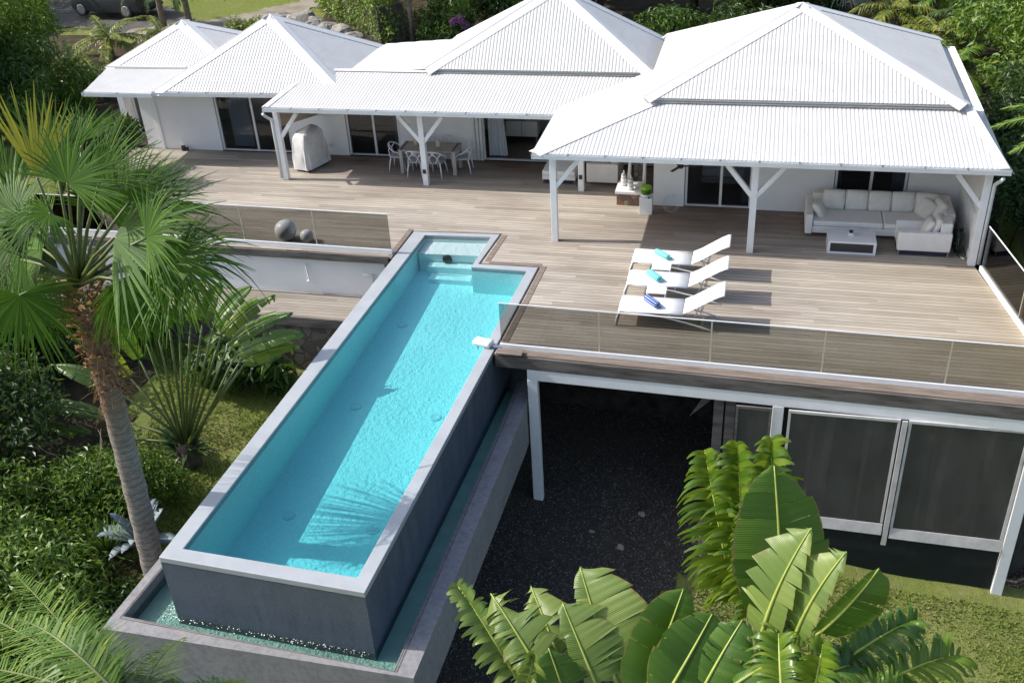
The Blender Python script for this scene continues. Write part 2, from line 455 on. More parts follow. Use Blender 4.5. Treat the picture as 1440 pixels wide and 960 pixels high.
MAT['lf_mid'] = mk_leaf('mid_green_leaves', [(.1, (0.0243, 0.0608, 0.0112)), (.5, (0.0515, 0.1170, 0.0169)), (.9, (0.1076, 0.1872, 0.0281))])
MAT['lf_bright'] = mk_leaf('bright_green_leaves', [(.1, (0.0489, 0.1075, 0.0117)), (.5, (0.0929, 0.1857, 0.0196)), (.9, (0.2053, 0.2737, 0.0343))])
MAT['lf_yellow'] = mk_leaf('yellow_green_leaves', [(.1, (.08, .12, .015)), (.5, (.17, .21, .025)), (.9, (.33, .30, .04))])
MAT['lf_silver'] = mk_leaf('silver_palm_leaves', [(.1, (.10, .14, .10)), (.5, (.20, .25, .19)), (.9, (.33, .38, .30))], .5, .15, (.2, .25, .15))
MAT['lf_purple'] = mk_leaf('purple_bracts', [(.1, (.16, .06, .17)), (.5, (.26, .11, .26)), (.9, (.36, .18, .34))], .6, .2, (.3, .1, .3))
MAT['lf_fan'] = mk_leaf('fan_palm_leaves', [(.1, (.014, .048, .004)), (.45, (.038, .105, .006)), (.8, (.085, .18, .012)), (1, (.22, .25, .03))], .48, .26, (.22, .40, .01), False, .2)
MAT['lf_fanyel'] = mk_leaf('yellowing_fan_leaf', [(.1, (.16, .22, .02)), (.5, (.36, .36, .03)), (.9, (.66, .46, .03))], .45, .35, (.5, .4, .03))
MAT['lf_banana'] = mk_leaf('big_paddle_leaves', [(.1, (0.0360, 0.0900, 0.0107)), (.5, (0.0585, 0.1350, 0.0163)), (.9, (0.1080, 0.1980, 0.0270))], .30, .30, (.25, .42, .03), True)
MAT['lf_banlite'] = mk_leaf('pale_paddle_leaves', [(.1, (0.0952, 0.1618, 0.0334)), (.5, (0.1476, 0.2237, 0.0476)), (.9, (0.2285, 0.2951, 0.0762))], .36, .25, (.3, .40, .05), True)
MAT['lf_banyel'] = mk_leaf('yellow_edged_paddle_leaves', [(.1, (.045, .11, .010)), (.5, (.10, .185, .016)), (.85, (.18, .26, .025)), (1, (.36, .40, .05))], .30, .38, (.45, .55, .03), True)
MAT['lf_agave'] = simple('blue_grey_agave', (.20, .255, .27), .5, .15, 6.)
MAT['midrib'] = simple('yellow_midrib', (.36, .42, .09), .4, .1, 4.)
MAT['stem'] = simple('green_stem', (.13, .17, .05), .45, .2, 4.)
MAT['bark'] = simple('grey_bark', (.24, .205, .165), .85, .25, 5., (.12, .10, .08), .6, 14)
MAT['darkbark'] = simple('dark_bark', (.10, .085, .07), .9, .3, 4., None, .5, 14)
MAT['fibre'] = simple('brown_palm_fibre', (.36, .20, .085), .9, .3, 9., (.13, .065, .03), .6, 20)
MAT['twig'] = simple('pale_twig', (.28, .23, .15), .8, .2, 5.)
def mk_palmtrunk():
    m, nt, out = newmat('ringed_palm_bark')
    P = pos(nt); sx = nd(nt, 'ShaderNodeSeparateXYZ', Vector=P)
    nz = noise(nt, P, 3, 4)
    wv = mathn(nt, 'SINE', mathn(nt, 'ADD', mathn(nt, 'MULTIPLY', sx.outputs[2], 42.), mathn(nt, 'MULTIPLY', nz, 9.)))
    fine = noise(nt, P, 9, 5, .7, (1, 1, 3))
    c = ramp(nt, fine, [(.3, (.13, .115, .095)), (.5, (.25, .225, .195)), (.75, (.36, .335, .30))])
    c = mixc(nt, mathn(nt, 'MULTIPLY', mathn(nt, 'LESS_THAN', wv, -.75), .45), c, (.10, .08, .065))
    brown = nd(nt, 'ShaderNodeMapRange', Value=sx.outputs[2], i1=1.0, i2=3.0).outputs[0]
    c = mixc(nt, mathn(nt, 'MULTIPLY', brown, .75), c, (.19, .10, .055))
    prin(nt, out, c, .85, mathn(nt, 'ADD', fine, mathn(nt, 'MULTIPLY', wv, .05)), .6, .03, 0, .2)
    return m
MAT['palmtrunk'] = mk_palmtrunk()
def mk_stone(name, cols, scale=3.2, mortar=(.12, .11, .10)):
    m, nt, out = newmat(name)
    P = pos(nt)
    jit = nd(nt, 'ShaderNodeTexNoise', Vector=P, Scale=2.).outputs['Color']
    pv = mixc(nt, .12, P, jit, 'ADD')
    v = nd(nt, 'ShaderNodeTexVoronoi', Vector=pv, Scale=scale)
    e = nd(nt, 'ShaderNodeTexVoronoi', _feature='DISTANCE_TO_EDGE', Vector=pv, Scale=scale).outputs['Distance']
    sx = nd(nt, 'ShaderNodeSeparateColor', Color=v.outputs['Color'])
    c = ramp(nt, sx.outputs[0], [(i / (len(cols) - 1), c) for i, c in enumerate(cols)])
    nz = noise(nt, P, 14, 5, .7)
    c = mixc(nt, 1., c, ramp(nt, nz, [(.3, (.7, .7, .7)), (.7, (1.15, 1.15, 1.15))]), 'MULTIPLY')
    k = mathn(nt, 'LESS_THAN', e, .045)
    c = mixc(nt, k, c, mortar)
    h = mathn(nt, 'MINIMUM', e, .12)
    prin(nt, out, c, .85, mathn(nt, 'ADD', h, mathn(nt, 'MULTIPLY', nz, .06)), .8, .12, 0, .2)
    return m
MAT['rubble'] = mk_stone('rubble_stone', [(.15, .12, .10), (.24, .19, .155), (.30, .255, .21), (.12, .105, .10)])
MAT['benchstone'] = mk_stone('mixed_stone_facing', [(.16, .15, .13), (.35, .27, .20), (.30, .14, .08), (.12, .13, .12)], 5.)
MAT['boulder'] = simple('grey_boulder', (.33, .31, .28), .9, .25, 3., (.17, .155, .14), .6, 9, 0, .2)
def mk_grass():
    m, nt, out = newmat('patchy_lawn')
    P = pos(nt)
    a = noise(nt, P, .55, 6, .65); b = noise(nt, P, 6, 5, .7); d = noise(nt, P, 34, 3, .7)
    c = ramp(nt, b, [(.25, (.085, .125, .022)), (.5, (.15, .20, .038)), (.75, (.26, .27, .08))])
    c = mixc(nt, ramp(nt, a, [(.48, (0, 0, 0)), (.66, (.75, .75, .75))]), c, ramp(nt, b, [(.3, (.19, .14, .075)), (.7, (.36, .29, .17))]))
    c = mixc(nt, .5, c, ramp(nt, d, [(.3, (.06, .085, .018)), (.7, (.30, .33, .09))]))
    prin(nt, out, c, .9, mathn(nt, 'ADD', b, d), .7, .05, 0, .15)
    return m
MAT['grass'] = mk_grass()
def mk_gravel():
    m, nt, out = newmat('dark_gravel')
    P = pos(nt)
    v = nd(nt, 'ShaderNodeTexVoronoi', Vector=P, Scale=42.)
    sx = nd(nt, 'ShaderNodeSeparateColor', Color=v.outputs['Color'])
    c = ramp(nt, sx.outputs[0], [(0, (.026, .0225, .0185)), (.55, (.056, .049, .041)), (.86, (.085, .076, .064)), (.95, (.15, .143, .13)), (1, (.33, .32, .30))])
    a = noise(nt, P, .9, 5)
    c = mixc(nt, ramp(nt, a, [(.5, (0, 0, 0)), (.7, (.5, .5, .5))]), c, (.085, .070, .045))
    prin(nt, out, c, .8, v.outputs['Distance'], .9, .04, 0, .3)
    return m
MAT['gravel'] = mk_gravel()
MAT['soil'] = simple('garden_soil', (.075, .058, .036), .95, .3, 2., (.03, .026, .016), .5, 12, 0, .1)
MAT['drive'] = simple('worn_driveway', (.30, .27, .22), .9, .15, 1.2, (.19, .17, .13), .3, 15, 0, .2)
MAT['carpaint'] = simple('dark_grey_car_paint', (.045, .05, .055), .25, .05)
MAT['carglass'] = simple('car_glass', (.01, .012, .014), .08, .05)
MAT['rubber'] = simple('tyre_rubber', (.012, .012, .013), .8, .1)
MAT['alloy'] = simple('alloy_wheel', (.45, .46, .48), .3, .05, 3., None, 0, 40, .8)
MAT['redlens'] = simple('red_lens', (.25, .01, .01), .2, .05)
MAT['plate'] = simple('number_plate', (.6, .6, .58), .5, .02)
MAT['bluewall'] = simple('blue_grey_render', (.17, .215, .27), .8, .06, 1.)
def mk_towel(name, base, stripe, k):
    m, nt, out = newmat(name)
    tc = nt.nodes.new('ShaderNodeTexCoord'); sx = nd(nt, 'ShaderNodeSeparateXYZ', Vector=tc.outputs['Object'])
    ang = mathn(nt, 'ARCTAN2', sx.outputs[2], sx.outputs[0])
    st = mathn(nt, 'GREATER_THAN', mathn(nt, 'SINE', mathn(nt, 'MULTIPLY', ang, k)), .6)
    c = mixc(nt, st, base, stripe)
    prin(nt, out, c, .9, noise(nt, tc.outputs['Object'], 60, 3), .4, .01, 0, .1)
    return m
MAT['towel_aqua'] = mk_towel('aqua_towel', (.16, .55, .56), (.28, .62, .62), 6.)
MAT['towel_teal'] = mk_towel('teal_towel', (.13, .50, .52), (.30, .66, .64), 9.)
MAT['towel_blue'] = mk_towel('blue_striped_towel', (.012, .06, .32), (.55, .62, .70), 9.)
MAT['limegreen'] = simple('lime_green', (.24, .48, .012), .4, .15, 12.)
MAT['limeglass'] = mk_glass('green_tinted_glass', (.55, .78, .35), .05, 1.5)
MAT['ringgrey'] = simple('grey_ring_glaze', (.36, .35, .34), .5, .1, 6.)
MAT['lightlens'] = simple('underwater_lens', (.75, .85, .88), .3, .05, 6.)
# ================================================================== SETTING: ground
def gz(x, y):
    """ground height"""
    low = -3.9 - .09 * (x + 4.3) + .06 * (y - 17.3)
    if y < 12: low -= (12 - y) * .10
    if x < -11: low += min((-11 - x) * .10, .9)
    hi = -.14
    k = min(max((y - 28.7) / .6, 0), 1)
    if x > 6.2:
        k = min(max((y - 17) / 9, 0), 1)
    if x < -18.5:
        t = min((-18.5 - x) / 3, 1)
        k = (1 - t) * k + t * min(max((y - 16) / 9, 0), 1)
    z = low * (1 - k) + hi * k
    if y > 48: z += (y - 48) * .10
    return z
def grid(name, xs, ys, m, dz=0., kind='structure'):
    V = [(x, y, gz(x, y) + dz + .05 * math.sin(x * 1.7 + y) * math.sin(y * 1.3 - x * .6) * (1 if y < 21 else .4)) for y in ys for x in xs]
    W = len(xs)
    F = [(j * W + i, j * W + i + 1, (j + 1) * W + i + 1, (j + 1) * W + i) for j in range(len(ys) - 1) for i in range(W - 1)]
    o = npmesh(name, V, F, m, None, True)
    o['kind'] = kind
    return o
grid('ground', list(np.arange(-90, -25, 3)) + list(np.arange(-25, 16, .4)) + list(np.arange(16, 91, 3)),
     list(np.arange(-20, 6, 2)) + list(np.arange(6, 30, .3)) + list(np.arange(30, 60, 1.)) + list(np.arange(60, 160, 6)), MAT['grass'])
# dark gravel below and beside the pool, bare soil in the planting on the left and behind
def patch(name, poly, m, dz, step=.4):
    xs = [p[0] for p in poly]; ys = [p[1] for p in poly]
    def inside(x, y):
        c = False
        for i in range(len(poly)):
            x1, y1 = poly[i]; x2, y2 = poly[i - 1]
            if (y1 > y) != (y2 > y) and x < (x2 - x1) * (y - y1) / (y2 - y1) + x1: c = not c
        return c
    X = np.arange(min(xs), max(xs) + step, step); Y = np.arange(min(ys), max(ys) + step, step)
    rnd = random.Random(3); V = []; F = []; idx = {}
    def vid(i, j):
        if (i, j) not in idx:
            x, y = X[i], Y[j]
            idx[(i, j)] = len(V)
            V.append((x + rnd.uniform(-.12, .12), y + rnd.uniform(-.12, .12), 0))
        return idx[(i, j)]
    for j in range(len(Y) - 1):
        for i in range(len(X) - 1):
            if inside(X[i] + step / 2, Y[j] + step / 2): F.append((vid(i, j), vid(i + 1, j), vid(i + 1, j + 1), vid(i, j + 1)))
    V = [(x, y, gz(x, y) + dz + .05 * math.sin(x * 1.7 + y) * math.sin(y * 1.3 - x * .6) * (1 if y < 21 else .4)) for x, y, _ in V]
    o = npmesh(name, V, F, m, None, True); o['kind'] = 'structure'
    return o
patch('gravel', [(-5.2, 6), (-2.3, 6), (-2.0, 13.5), (-1.5, 15.2), (-.7, 16.6), (-.1, 17.7), (6.3, 17.7), (6.3, 21.4), (-9.5, 21.4), (-9.5, 17.5), (-5.2, 12)], MAT['gravel'], .03, .3)
patch('garden_soil', [(-30, 6), (-10.3, 6), (-10.6, 11.5), (-12.2, 13.5), (-14.2, 15.8), (-15.0, 19.5), (-19.5, 21), (-30, 31)], MAT['soil'], .035, .4)
patch('garden_soil', [(6.4, 14), (30, 14), (30, 48), (6.4, 48), (6.0, 33), (6.3, 26)], MAT['soil'], .035, .6)
patch('garden_soil', [(-16.0, 38.5), (7, 34), (7, 58), (-21, 58), (-20.5, 44)], MAT['soil'], .03, .6)
patch('garden_soil', [(-22.6, 34), (-22.8, 40.6), (-27, 40.6), (-34, 43), (-46, 43.5), (-46, 30), (-24, 30)], MAT['soil'], .028, .6)
patch('driveway', [(-27, 40.9), (-29, 42.4), (-33, 43.4), (-44, 44), (-44, 49), (-34, 49), (-29, 47), (-26.5, 44.4)], simple('drive_painted_shade', (.10, .095, .085), .9, .2, 1.5), .036, .35)  # darker drive colour, with the tree shade round the car painted in
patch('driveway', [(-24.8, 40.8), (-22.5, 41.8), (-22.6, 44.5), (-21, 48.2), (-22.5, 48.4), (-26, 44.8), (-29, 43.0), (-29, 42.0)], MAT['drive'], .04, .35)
# grass tufts on the lawns (one uncountable mass)
rg = np.random.default_rng(5)
def tufts(n, poly_fn, name, m):
    V = []; F = []
    while len(F) < n:
        x = rg.uniform(-17, 9); y = rg.uniform(9.5, 21)
        if not poly_fn(x, y): continue
        z = gz(x, y) + .05 * math.sin(x * 1.7 + y) * math.sin(y * 1.3 - x * .6)
        h = rg.uniform(.03, .085); a = rg.uniform(0, 6.28); b = rg.uniform(0, 6.28); wd = rg.uniform(.008, .022)
        k = len(V); lx, ly = math.cos(b) * h * .7, math.sin(b) * h * .7
        V += [(x - math.cos(a) * wd, y - math.sin(a) * wd, z), (x + math.cos(a) * wd, y + math.sin(a) * wd, z), (x + lx, y + ly, z + h)]
        F.append((k, k + 1, k + 2))
    o = npmesh(name, V, F, m); o['kind'] = 'stuff'; o['label'] = 'short patchy lawn grass beside the pool and in front of the deck'; o['category'] = 'grass'
    return o
def lawn(x, y):
    n = math.sin(x * 2.1 + 1.3 * y) + math.sin(1.7 * y - x * 1.1 + 2) + math.sin(x * 4.7) * math.sin(y * 3.9)
    if rg.random() > .62 + .25 * n: return False
    return (x > -1.9 + .6 * max(0, y - 14) and y < 17.0) or (-15 < x < -9.7 and y > 12.8 and y < 20.6 and x > -15 + (20 - y) * .42)
MAT['lf_grass'] = mk_leaf('grass_blades', [(.1, (.09, .14, .024)), (.5, (.16, .215, .04)), (.9, (.29, .31, .09))], .7, .2, (.25, .35, .05), False, .2)
tufts(70000, lawn, 'lawn_grass', MAT['lf_grass'])

# ================================================================== DECK
def yf(x): return 17.75 - .033 * (x + 5.15)
deck = thing('timber_deck', 'large weathered timber terrace around the pool, raised on white posts', 'deck', (0, 20, 0))
Pdeck = [(-5.15, yf(-5.15)), (6.2, yf(6.2)), (5.08, 23.3), (5.3, 28.4), (-23, 28.4), (-23, 27.0), (-20.3, 26.4), (-19.9, 22.0), (-8.86, 21.83), (-8.80, 23.37), (-6.36, 23.48), (-6.49, 21.77), (-4.98, 21.78)]
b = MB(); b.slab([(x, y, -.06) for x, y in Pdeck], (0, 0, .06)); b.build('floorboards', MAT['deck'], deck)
for (p, q) in (((-5.03, 18.05), (-4.90, 21.80)), ((-6.36, 21.90), (-6.27, 23.4)), ((-8.90, 21.9), (-8.86, 23.45)), ((-6.3, 21.85), (-4.97, 21.86))):
    b = MB(); b.beam((p[0], p[1], .004), (q[0], q[1], .004), .13, .012); b.build('pool_edge_board', MAT['brownwood'], deck)
b = MB(); b.slab([(-4.95, yf(-4.95) - .01, .004), (6.2, yf(6.2) - .01, .004), (6.2, yf(6.2) + .26, .004), (-4.95, yf(-4.95) + .26, .004)], (0, 0, .024)); b.build('ledge_board', MAT['brownwood'], deck)
b = MB(); b.slab([(-5.12, yf(-5.12) - .06, -.285), (6.2, yf(6.2) - .06, -.285), (6.2, yf(6.2) - .005, -.285), (-5.12, yf(-5.12) - .005, -.285)], (0, 0, .285)); b.build('fascia_board', MAT['greywood'], deck)
b = MB(); b.box(-19.9, -8.95, 21.78, 21.825, -.2, 0.0); b.build('fascia_board', MAT['greywood'], deck)
b = MB(); b.slab([(-4.44, yf(-4.44) - .05, -.56), (6.2, yf(6.2) - .05, -.56), (6.2, yf(6.2) + .10, -.56), (-4.44, yf(-4.44) + .10, -.56)], (0, 0, .27)); b.build('support_beam', MAT['trim'], deck, bevel=.008)
b = MB()
for x in np.arange(-4.3, 6.2, .6): b.box(x, x + .05, 17.72, 21.3, -.26, -.062)
for y in (19.2, 21.2): b.box(-5, 6.2, y, y + .1, -.46, -.262)
b.build('joist', MAT['greywood'], deck)
for x, zf in ((-4.33, -3.95), (.78, -4.5), (5.58, -4.85)):
    b = MB(); b.box(x - .11, x + .11, yf(x) - .055, yf(x) + .11, zf, -.562); b.build('support_post', MAT['trim'], deck, bevel=.01)
b = MB()
b.box(-5.0, 6.4, 21.3, 21.6, -5.5, -.07); b.build('retaining_wall', simple('dark_earth_wall', (.06, .052, .045), .95, .35, 3., (.02, .017, .014), .8, 6, 0, .1), deck)
# lower walkway with its white wall and stone plinth on the left
lw = thing('lower_walkway', 'narrow grey timber walkway below the white wall, left of the pool', 'walkway', (-13, 21.3, -1.3))
b = MB(); b.box(-19, -9.2, 20.72, 21.98, -1.38, -1.3); b.build('floorboards', MAT['walk'], lw)
b = MB(); b.box(-19, -9.2, 20.66, 20.715, -1.55, -1.3); b.build('fascia_board', MAT['greywood'], lw)
b = MB(); b.box(-19, -9.2, 20.85, 21.2, -4.2, -1.385); b.build('stone_plinth', MAT['rubble'], lw)
b = MB(); b.box(-19, -9.15, 22.0, 22.2, -1.5, -.065); b.build('white_wall', MAT['wall'], lw)
b = MB(); b.tube([(-11.33, 21.97, -.42), (-11.33, 21.93, -.5), (-11.28, 21.93, -.9), (-11.36, 21.93, -.92)], .025); b.tube([(-9.75, 21.94, -.62), (-9.5, 21.94, -.62), (-9.5, 21.94, -1.28)], .03)
b.build('drain_pipe', MAT['trim'], lw, True)

# ================================================================== POOL
pool = thing('infinity_pool', 'long turquoise pool with pale rim and dark slate outer walls', 'swimming pool', (-7, 16, 0))
PO = [(-9.15, 10.78), (-5.47, 10.62), (-5.03, 21.72), (-6.54, 21.71), (-6.41, 23.42), (-8.74, 23.31)]
PI = [(-8.84, 11.04), (-5.70, 10.92), (-5.27, 21.50), (-6.68, 21.53), (-6.61, 23.23), (-8.37, 23.14)]
b = MB(); b.ring(PO, PI, -.10, .016); b.build('rim', MAT['coping'], pool, bevel=.012)
PM = [(-8.90, 10.98), (-5.64, 10.86), (-5.21, 21.56), (-6.62, 21.59), (-6.55, 23.29), (-8.43, 23.2)]
PO2 = [(-9.145, 10.785), (-5.475, 10.625), (-5.035, 21.715), (-6.535, 21.705), (-6.415, 23.415), (-8.735, 23.305)]
b = MB(); b.ring(PO2, PM, -2.6, -.102); b.build('outer_wall', MAT['slate'], pool)
def floor_z(y): return -1.12 + (y - 11) / 10.5 * .40
b = MB()
n = len(PM); vs = []
for (x, y) in PI: vs.append((x, y, -.104))
for (x, y) in PI: vs.append((x, y, floor_z(y)))
for (x, y) in PM: vs.append((x, y, -.104))
for (x, y) in PM: vs.append((x, y, floor_z(y) - .25))
fs = []
for i in range(n):
    j = (i + 1) % n
    fs += [(j, i, n + i, n + j), (i, j, 2*n + j, 2*n + i)]
fs.append(tuple(range(n, 2 * n)))
fs.append(tuple(3*n + i for i in range(n - 1, -1, -1)))
b.add(vs, fs); b.build('basin', MAT['plaster'], pool)
b = MB()
b.slab([(-8.36, 22.44, -.9), (-6.63, 22.5, -.9), (-6.612, 23.225, -.9), (-8.368, 23.135, -.9)], (0, 0, .72))
b.build('shelf', MAT['palestep'], pool)
for (y0, y1, z, x0, x1) in ((22.18, 22.438, -.40, -8.05, -6.66), (21.86, 22.178, -.58, -7.95, -6.85)):
    b = MB(); b.box(x0, x1, y0, y1, -.95, z); b.build('step', MAT['palestep'], pool)
for (u, v) in ((565, 457), (500, 572), (406, 725), (612, 587), (524, 745)):
    p = atz(u, v, -.95)
    for _ in range(3): p = atz(u, v, floor_z(p.y))
    b = MB(); b.lathe((p.x, p.y, floor_z(p.y) + .002), [(.125, 0), (.125, .02), (.105, .035), (.09, .02), (.02, .03)], 20); b.build('underwater_light', MAT['lightlens'], pool, True)
b = MB()
p = Vector((-7.58, 22.43, -.29))
b.tube([p, p + Vector((0, -.05, 0))], [.13, .11], 20); b.build('wall_lamp', MAT['black'], pool)
b = MB(); b.tube([p + Vector((0, -.052, 0)), p + Vector((0, -.06, 0))], [.075, .07], 20); b.build('wall_lamp_lens', MAT['limeglass'], pool)
# catch basin wrapping the near end and the right side
cbn = [(-9.85, 15.5), (-10.19, 10.16), (-4.64, 10.13), (-4.47, 17.30), (-4.50, 18.6)]
cbi = [(-9.60, 15.5), (-9.97, 10.48), (-5.00, 10.19 + .02), (-4.86, 17.30), (-4.86, 18.6)]
def band(b, A, B, z0, z1):
    for i in range(len(A) - 1):
        b.slab([(A[i][0], A[i][1], z0), (A[i+1][0], A[i+1][1], z0), (B[i+1][0], B[i+1][1], z0), (B[i][0], B[i][1], z0)], (0, 0, z1 - z0))
b = MB(); band(b, cbn, cbi, -2.25, -1.20); b.build('catch_basin_wall', MAT['concrete'], pool)
lip = lambda A, B, t: [(a[0] + (c[0] - a[0]) * t, a[1] + (c[1] - a[1]) * t) for a, c in zip(A, B)]
b = MB(); band(b, lip(cbn, cbi, .80), lip(cbn, cbi, .86), -1.199, -1.196); band(b, lip(cbn, cbi, .92), lip(cbn, cbi, .96), -1.199, -1.196); b.build('basin_groove', MAT['greywood'], pool)
b = MB(); b.slab([(-10.1, 10.3, -2.2), (-4.75, 10.15, -2.2), (-4.5, 18.6, -2.2), (-9.7, 18.6, -2.2)], (0, 0, .66)); b.build('catch_basin_floor', simple('pale_green_basin', (.40, .55, .48), .7, .1, 2.), pool)
b = MB(); b.slab([(-10.14, 10.22, -7.2), (-4.9, 10.18, -7.2), (-4.9, 10.5, -7.2), (-9.9, 10.5, -7.2)], (0, 0, 4.94))
b.slab([(-9.0, 11.4, -7.2), (-5.25, 11.3, -7.2), (-5.0, 21, -7.2), (-8.7, 21, -7.2)], (0, 0, 4.9)); b.build('foundation', MAT['slate'], pool)

# water bodies
b = MB(); q = [(-8.90, 10.98), (-5.64, 10.86), (-5.21, 21.56), (-6.62, 21.59), (-6.55, 23.29), (-8.43, 23.2)]
b.slab([(x, y, -1.4) for x, y in q], (0, 0, 1.372))
wo = b.build('pool_water', MAT['water']); wo['kind'] = 'structure'; wo['label'] = 'clear turquoise water filling the long pool'
b = MB(); q = [(-9.80, 15.4), (-10.06, 10.36), (-4.85, 10.17), (-4.6, 18.5), (-5.2, 18.5), (-5.5, 10.74), (-9.1, 10.86), (-9.0, 15.4)]
b.slab([(x, y, -2.05) for x, y in q], (0, 0, .67))
wo = b.build('catch_basin_water', MAT['basinwater']); wo['kind'] = 'structure'; wo['label'] = 'shallow greenish water in the overflow channel below the pool'
# foam where the overflow hits the channel
V = []; F = []
for i in range(170):
    t = rg.uniform(0, 1); x = -9.25 + 3.7 * t; y = 10.78 - .16 * t - abs(rg.normal(.03, .035)); z = -1.375 + rg.uniform(0, .01)
    s = rg.uniform(.0015, .006); k = len(V)
    V += [(x - s * 2.6, y, z), (x, y - s, z), (x + s * 1.6, y, z + .004), (x, y + s, z + .006)]; F.append((k, k + 1, k + 2, k + 3))
for i in range(40):
    x = rg.normal(-9.33, .06); y = 10.78 + rg.uniform(-.12, .3); z = -1.373; s = rg.uniform(.002, .008); k = len(V)
    V += [(x - s * 1.6, y, z), (x, y - s, z), (x + s * 1.6, y, z + .004), (x, y + s, z + .006)]; F.append((k, k + 1, k + 2, k + 3))
fo = npmesh('overflow_foam', V, F, MAT['white_plastic']); fo['kind'] = 'stuff'; fo['label'] = 'line of white foam at the foot of the dark pool wall'; fo['category'] = 'foam'

# ================================================================== GLASS RAILINGS
MAT['seal'] = simple('sandy_joint_seal', (.62, .54, .40), .6, .05)
def railing(label, pts, panels, gap=.03, h=1.10, left=False):
    a = Vector((*pts[0], 0)); c = Vector((*pts[1], 0)); d = (c - a).normalized(); L = (c - a).length
    t = thing('glass_railing', label, 'railing', a)
    for s0, s1 in panels:
        b = MB(); p = a + d * (s0 + gap / 2); q = a + d * (s1 - gap / 2)
        b.beam((p.x, p.y, (.13 + h) / 2), (q.x, q.y, (.13 + h) / 2), .014, h - .13); b.build('glass_panel', MAT['smoked'], t)
    b = MB(); b.beam((a.x, a.y, .07), (c.x, c.y, .07), .085, .135); b.build('base_channel', MAT['trim'], t, bevel=.006)
    b = MB(); b.beam((a.x, a.y, h + .009), (c.x, c.y, h + .009), .024, .016); b.build('top_rail', MAT['frame'], t)
    for s0, s1 in panels[1:]:
        p = a + d * s0; b = MB(); b.beam((p.x, p.y, .14), (p.x, p.y, h), .030, .020); b.build('joint_strip', MAT['seal'], t)
    return t
railing('long smoked glass railing along the front edge of the deck', ((-5.06, 17.98), (6.06, 17.70)), [(0, 2.14), (2.14, 4.42), (4.42, 6.6), (6.6, 8.89), (8.89, 11.1)])
railing('short smoked glass railing beside the big grey balls, left of the pool', ((-8.88, 21.98), (-19.2, 22.15)), [(i * 2.06, (i + 1) * 2.06) for i in range(5)])
railing('smoked glass railing down the right side of the deck', ((5.22, 22.9), (6.08, 17.80)), [(0, 2.4), (2.4, 4.9)], .03, 1.12)

# ================================================================== LOWER STOREY SCREENS
scr = thing('screened_undercroft', 'row of clear vinyl screens in white frames under the deck front', 'screen wall', (2.5, 17.4, -4))
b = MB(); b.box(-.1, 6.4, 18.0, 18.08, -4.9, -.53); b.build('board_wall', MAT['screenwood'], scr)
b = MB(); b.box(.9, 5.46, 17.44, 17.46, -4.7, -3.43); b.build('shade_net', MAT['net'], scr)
for i, (xa, xb, zb) in enumerate(((-.05, .66, -3.0), (.98, 3.10, -3.18), (3.26, 5.44, -3.28))):
    fr = MB(); fr.box(xa, xb, 17.37, 17.41, -.60, -.54)
    fr.box(xa, xa + .05, 17.372, 17.408, zb, -.60); fr.box(xb - .05, xb, 17.372, 17.408, zb, -.60)
    f = fr.build('screen_frame', MAT['valance'] if i else MAT['greywood'], scr)
    b = MB(); b.box(xa + .05, xb - .05, 17.386, 17.392, zb, -.60); b.build('vinyl_sheet', MAT['vinyl'], scr)
    if i:
        b = MB(); b.slab([(xa, 17.36, zb), (xb, 17.36, zb - .02), (xb, 17.33, zb - .30), (xa, 17.33, zb - .26)], (0, .012, 0)); b.build('canvas_valance', MAT['valance'], scr)
        b = MB()
        for k in range(3):
            x = xa + .35 + k * .55 + .16 * math.sin(k * 3. + i); x2 = x + .07 + .07 * (k % 2)
            b.slab([(x, 17.75, -3.5), (x2, 17.72, -3.5), (x2 + .03, 17.75, -.6), (x, 17.78, -.6)], (0, .02, 0))
        b.build('hanging_drape', MAT['curtain'] if False else simple('dim_drape_%d' % i, (.20, .18, .15), .9, .2), scr)
b = MB(); b.beam((3.18, 17.35, -3.75), (3.18, 17.36, -.55), .10, .03, (0, 1, 0)); b.build('canvas_strap', MAT['valance'], scr)
for x in (-.42, -.18):
    b = MB(); b.beam((x, 17.75, -4.4), (x + .02, 17.75, -.53), .2, .07, (0, 1, 0)); b.build('plank_upright', MAT['greywood'], scr)
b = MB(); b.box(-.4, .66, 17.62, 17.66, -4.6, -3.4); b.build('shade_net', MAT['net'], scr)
pk = MB(); pk.slab([(-1.0, 18.0, -1.35), (-.62, 18.0, -.60), (-.25, 18.0, -.56), (-.55, 18.0, -.86)], (0, .04, 0))
tag(pk.build('leaning_board', MAT['greywood']), 'grey pointed board wedged under the deck beam', 'board')

# ================================================================== VILLA
villa = thing('villa', 'white single storey villa with four corrugated hip roofs', 'house', (-6, 29, 0))
def wall(x0, x1, y0, y1, z1, holes=(), z0=0.0, m='wall', axis='x'):
    b = MB(); cur = x0 if axis == 'x' else y0
    for (a, c, zb, zt) in holes:
        if axis == 'x':
            b.box(cur, a, y0, y1, z0, z1); b.box(a, c, y0, y1, zt, z1)
            if zb > z0: b.box(a, c, y0, y1, z0, zb)
        else:
            b.box(x0, x1, cur, a, z0, z1); b.box(x0, x1, a, c, zt, z1)
        cur = c
    if axis == 'x': b.box(cur, x1, y0, y1, z0, z1)
    else: b.box(x0, x1, cur, y1, z0, z1)
    return b.build('wall', MAT[m], villa)
wall(-19.55, -13.35, 28.43, 28.63, 2.35, [(-16.88, -14.4, 0, 2.1)])
wall(-13.35, -2.68, 28.43, 28.63, 2.62, [(-12.5, -10.75, 0, 2.1), (-8.15, -2.95, 0, 2.15)])
wall(-2.68, 5.2, 25.73, 25.93, 2.85, [(-1.86, -.08, 0, 2.1), (1.95, 3.75, 0, 2.1)])
wall(-2.68, -2.48, 25.93, 31.2, 2.85, (), 0, 'wall', 'y')
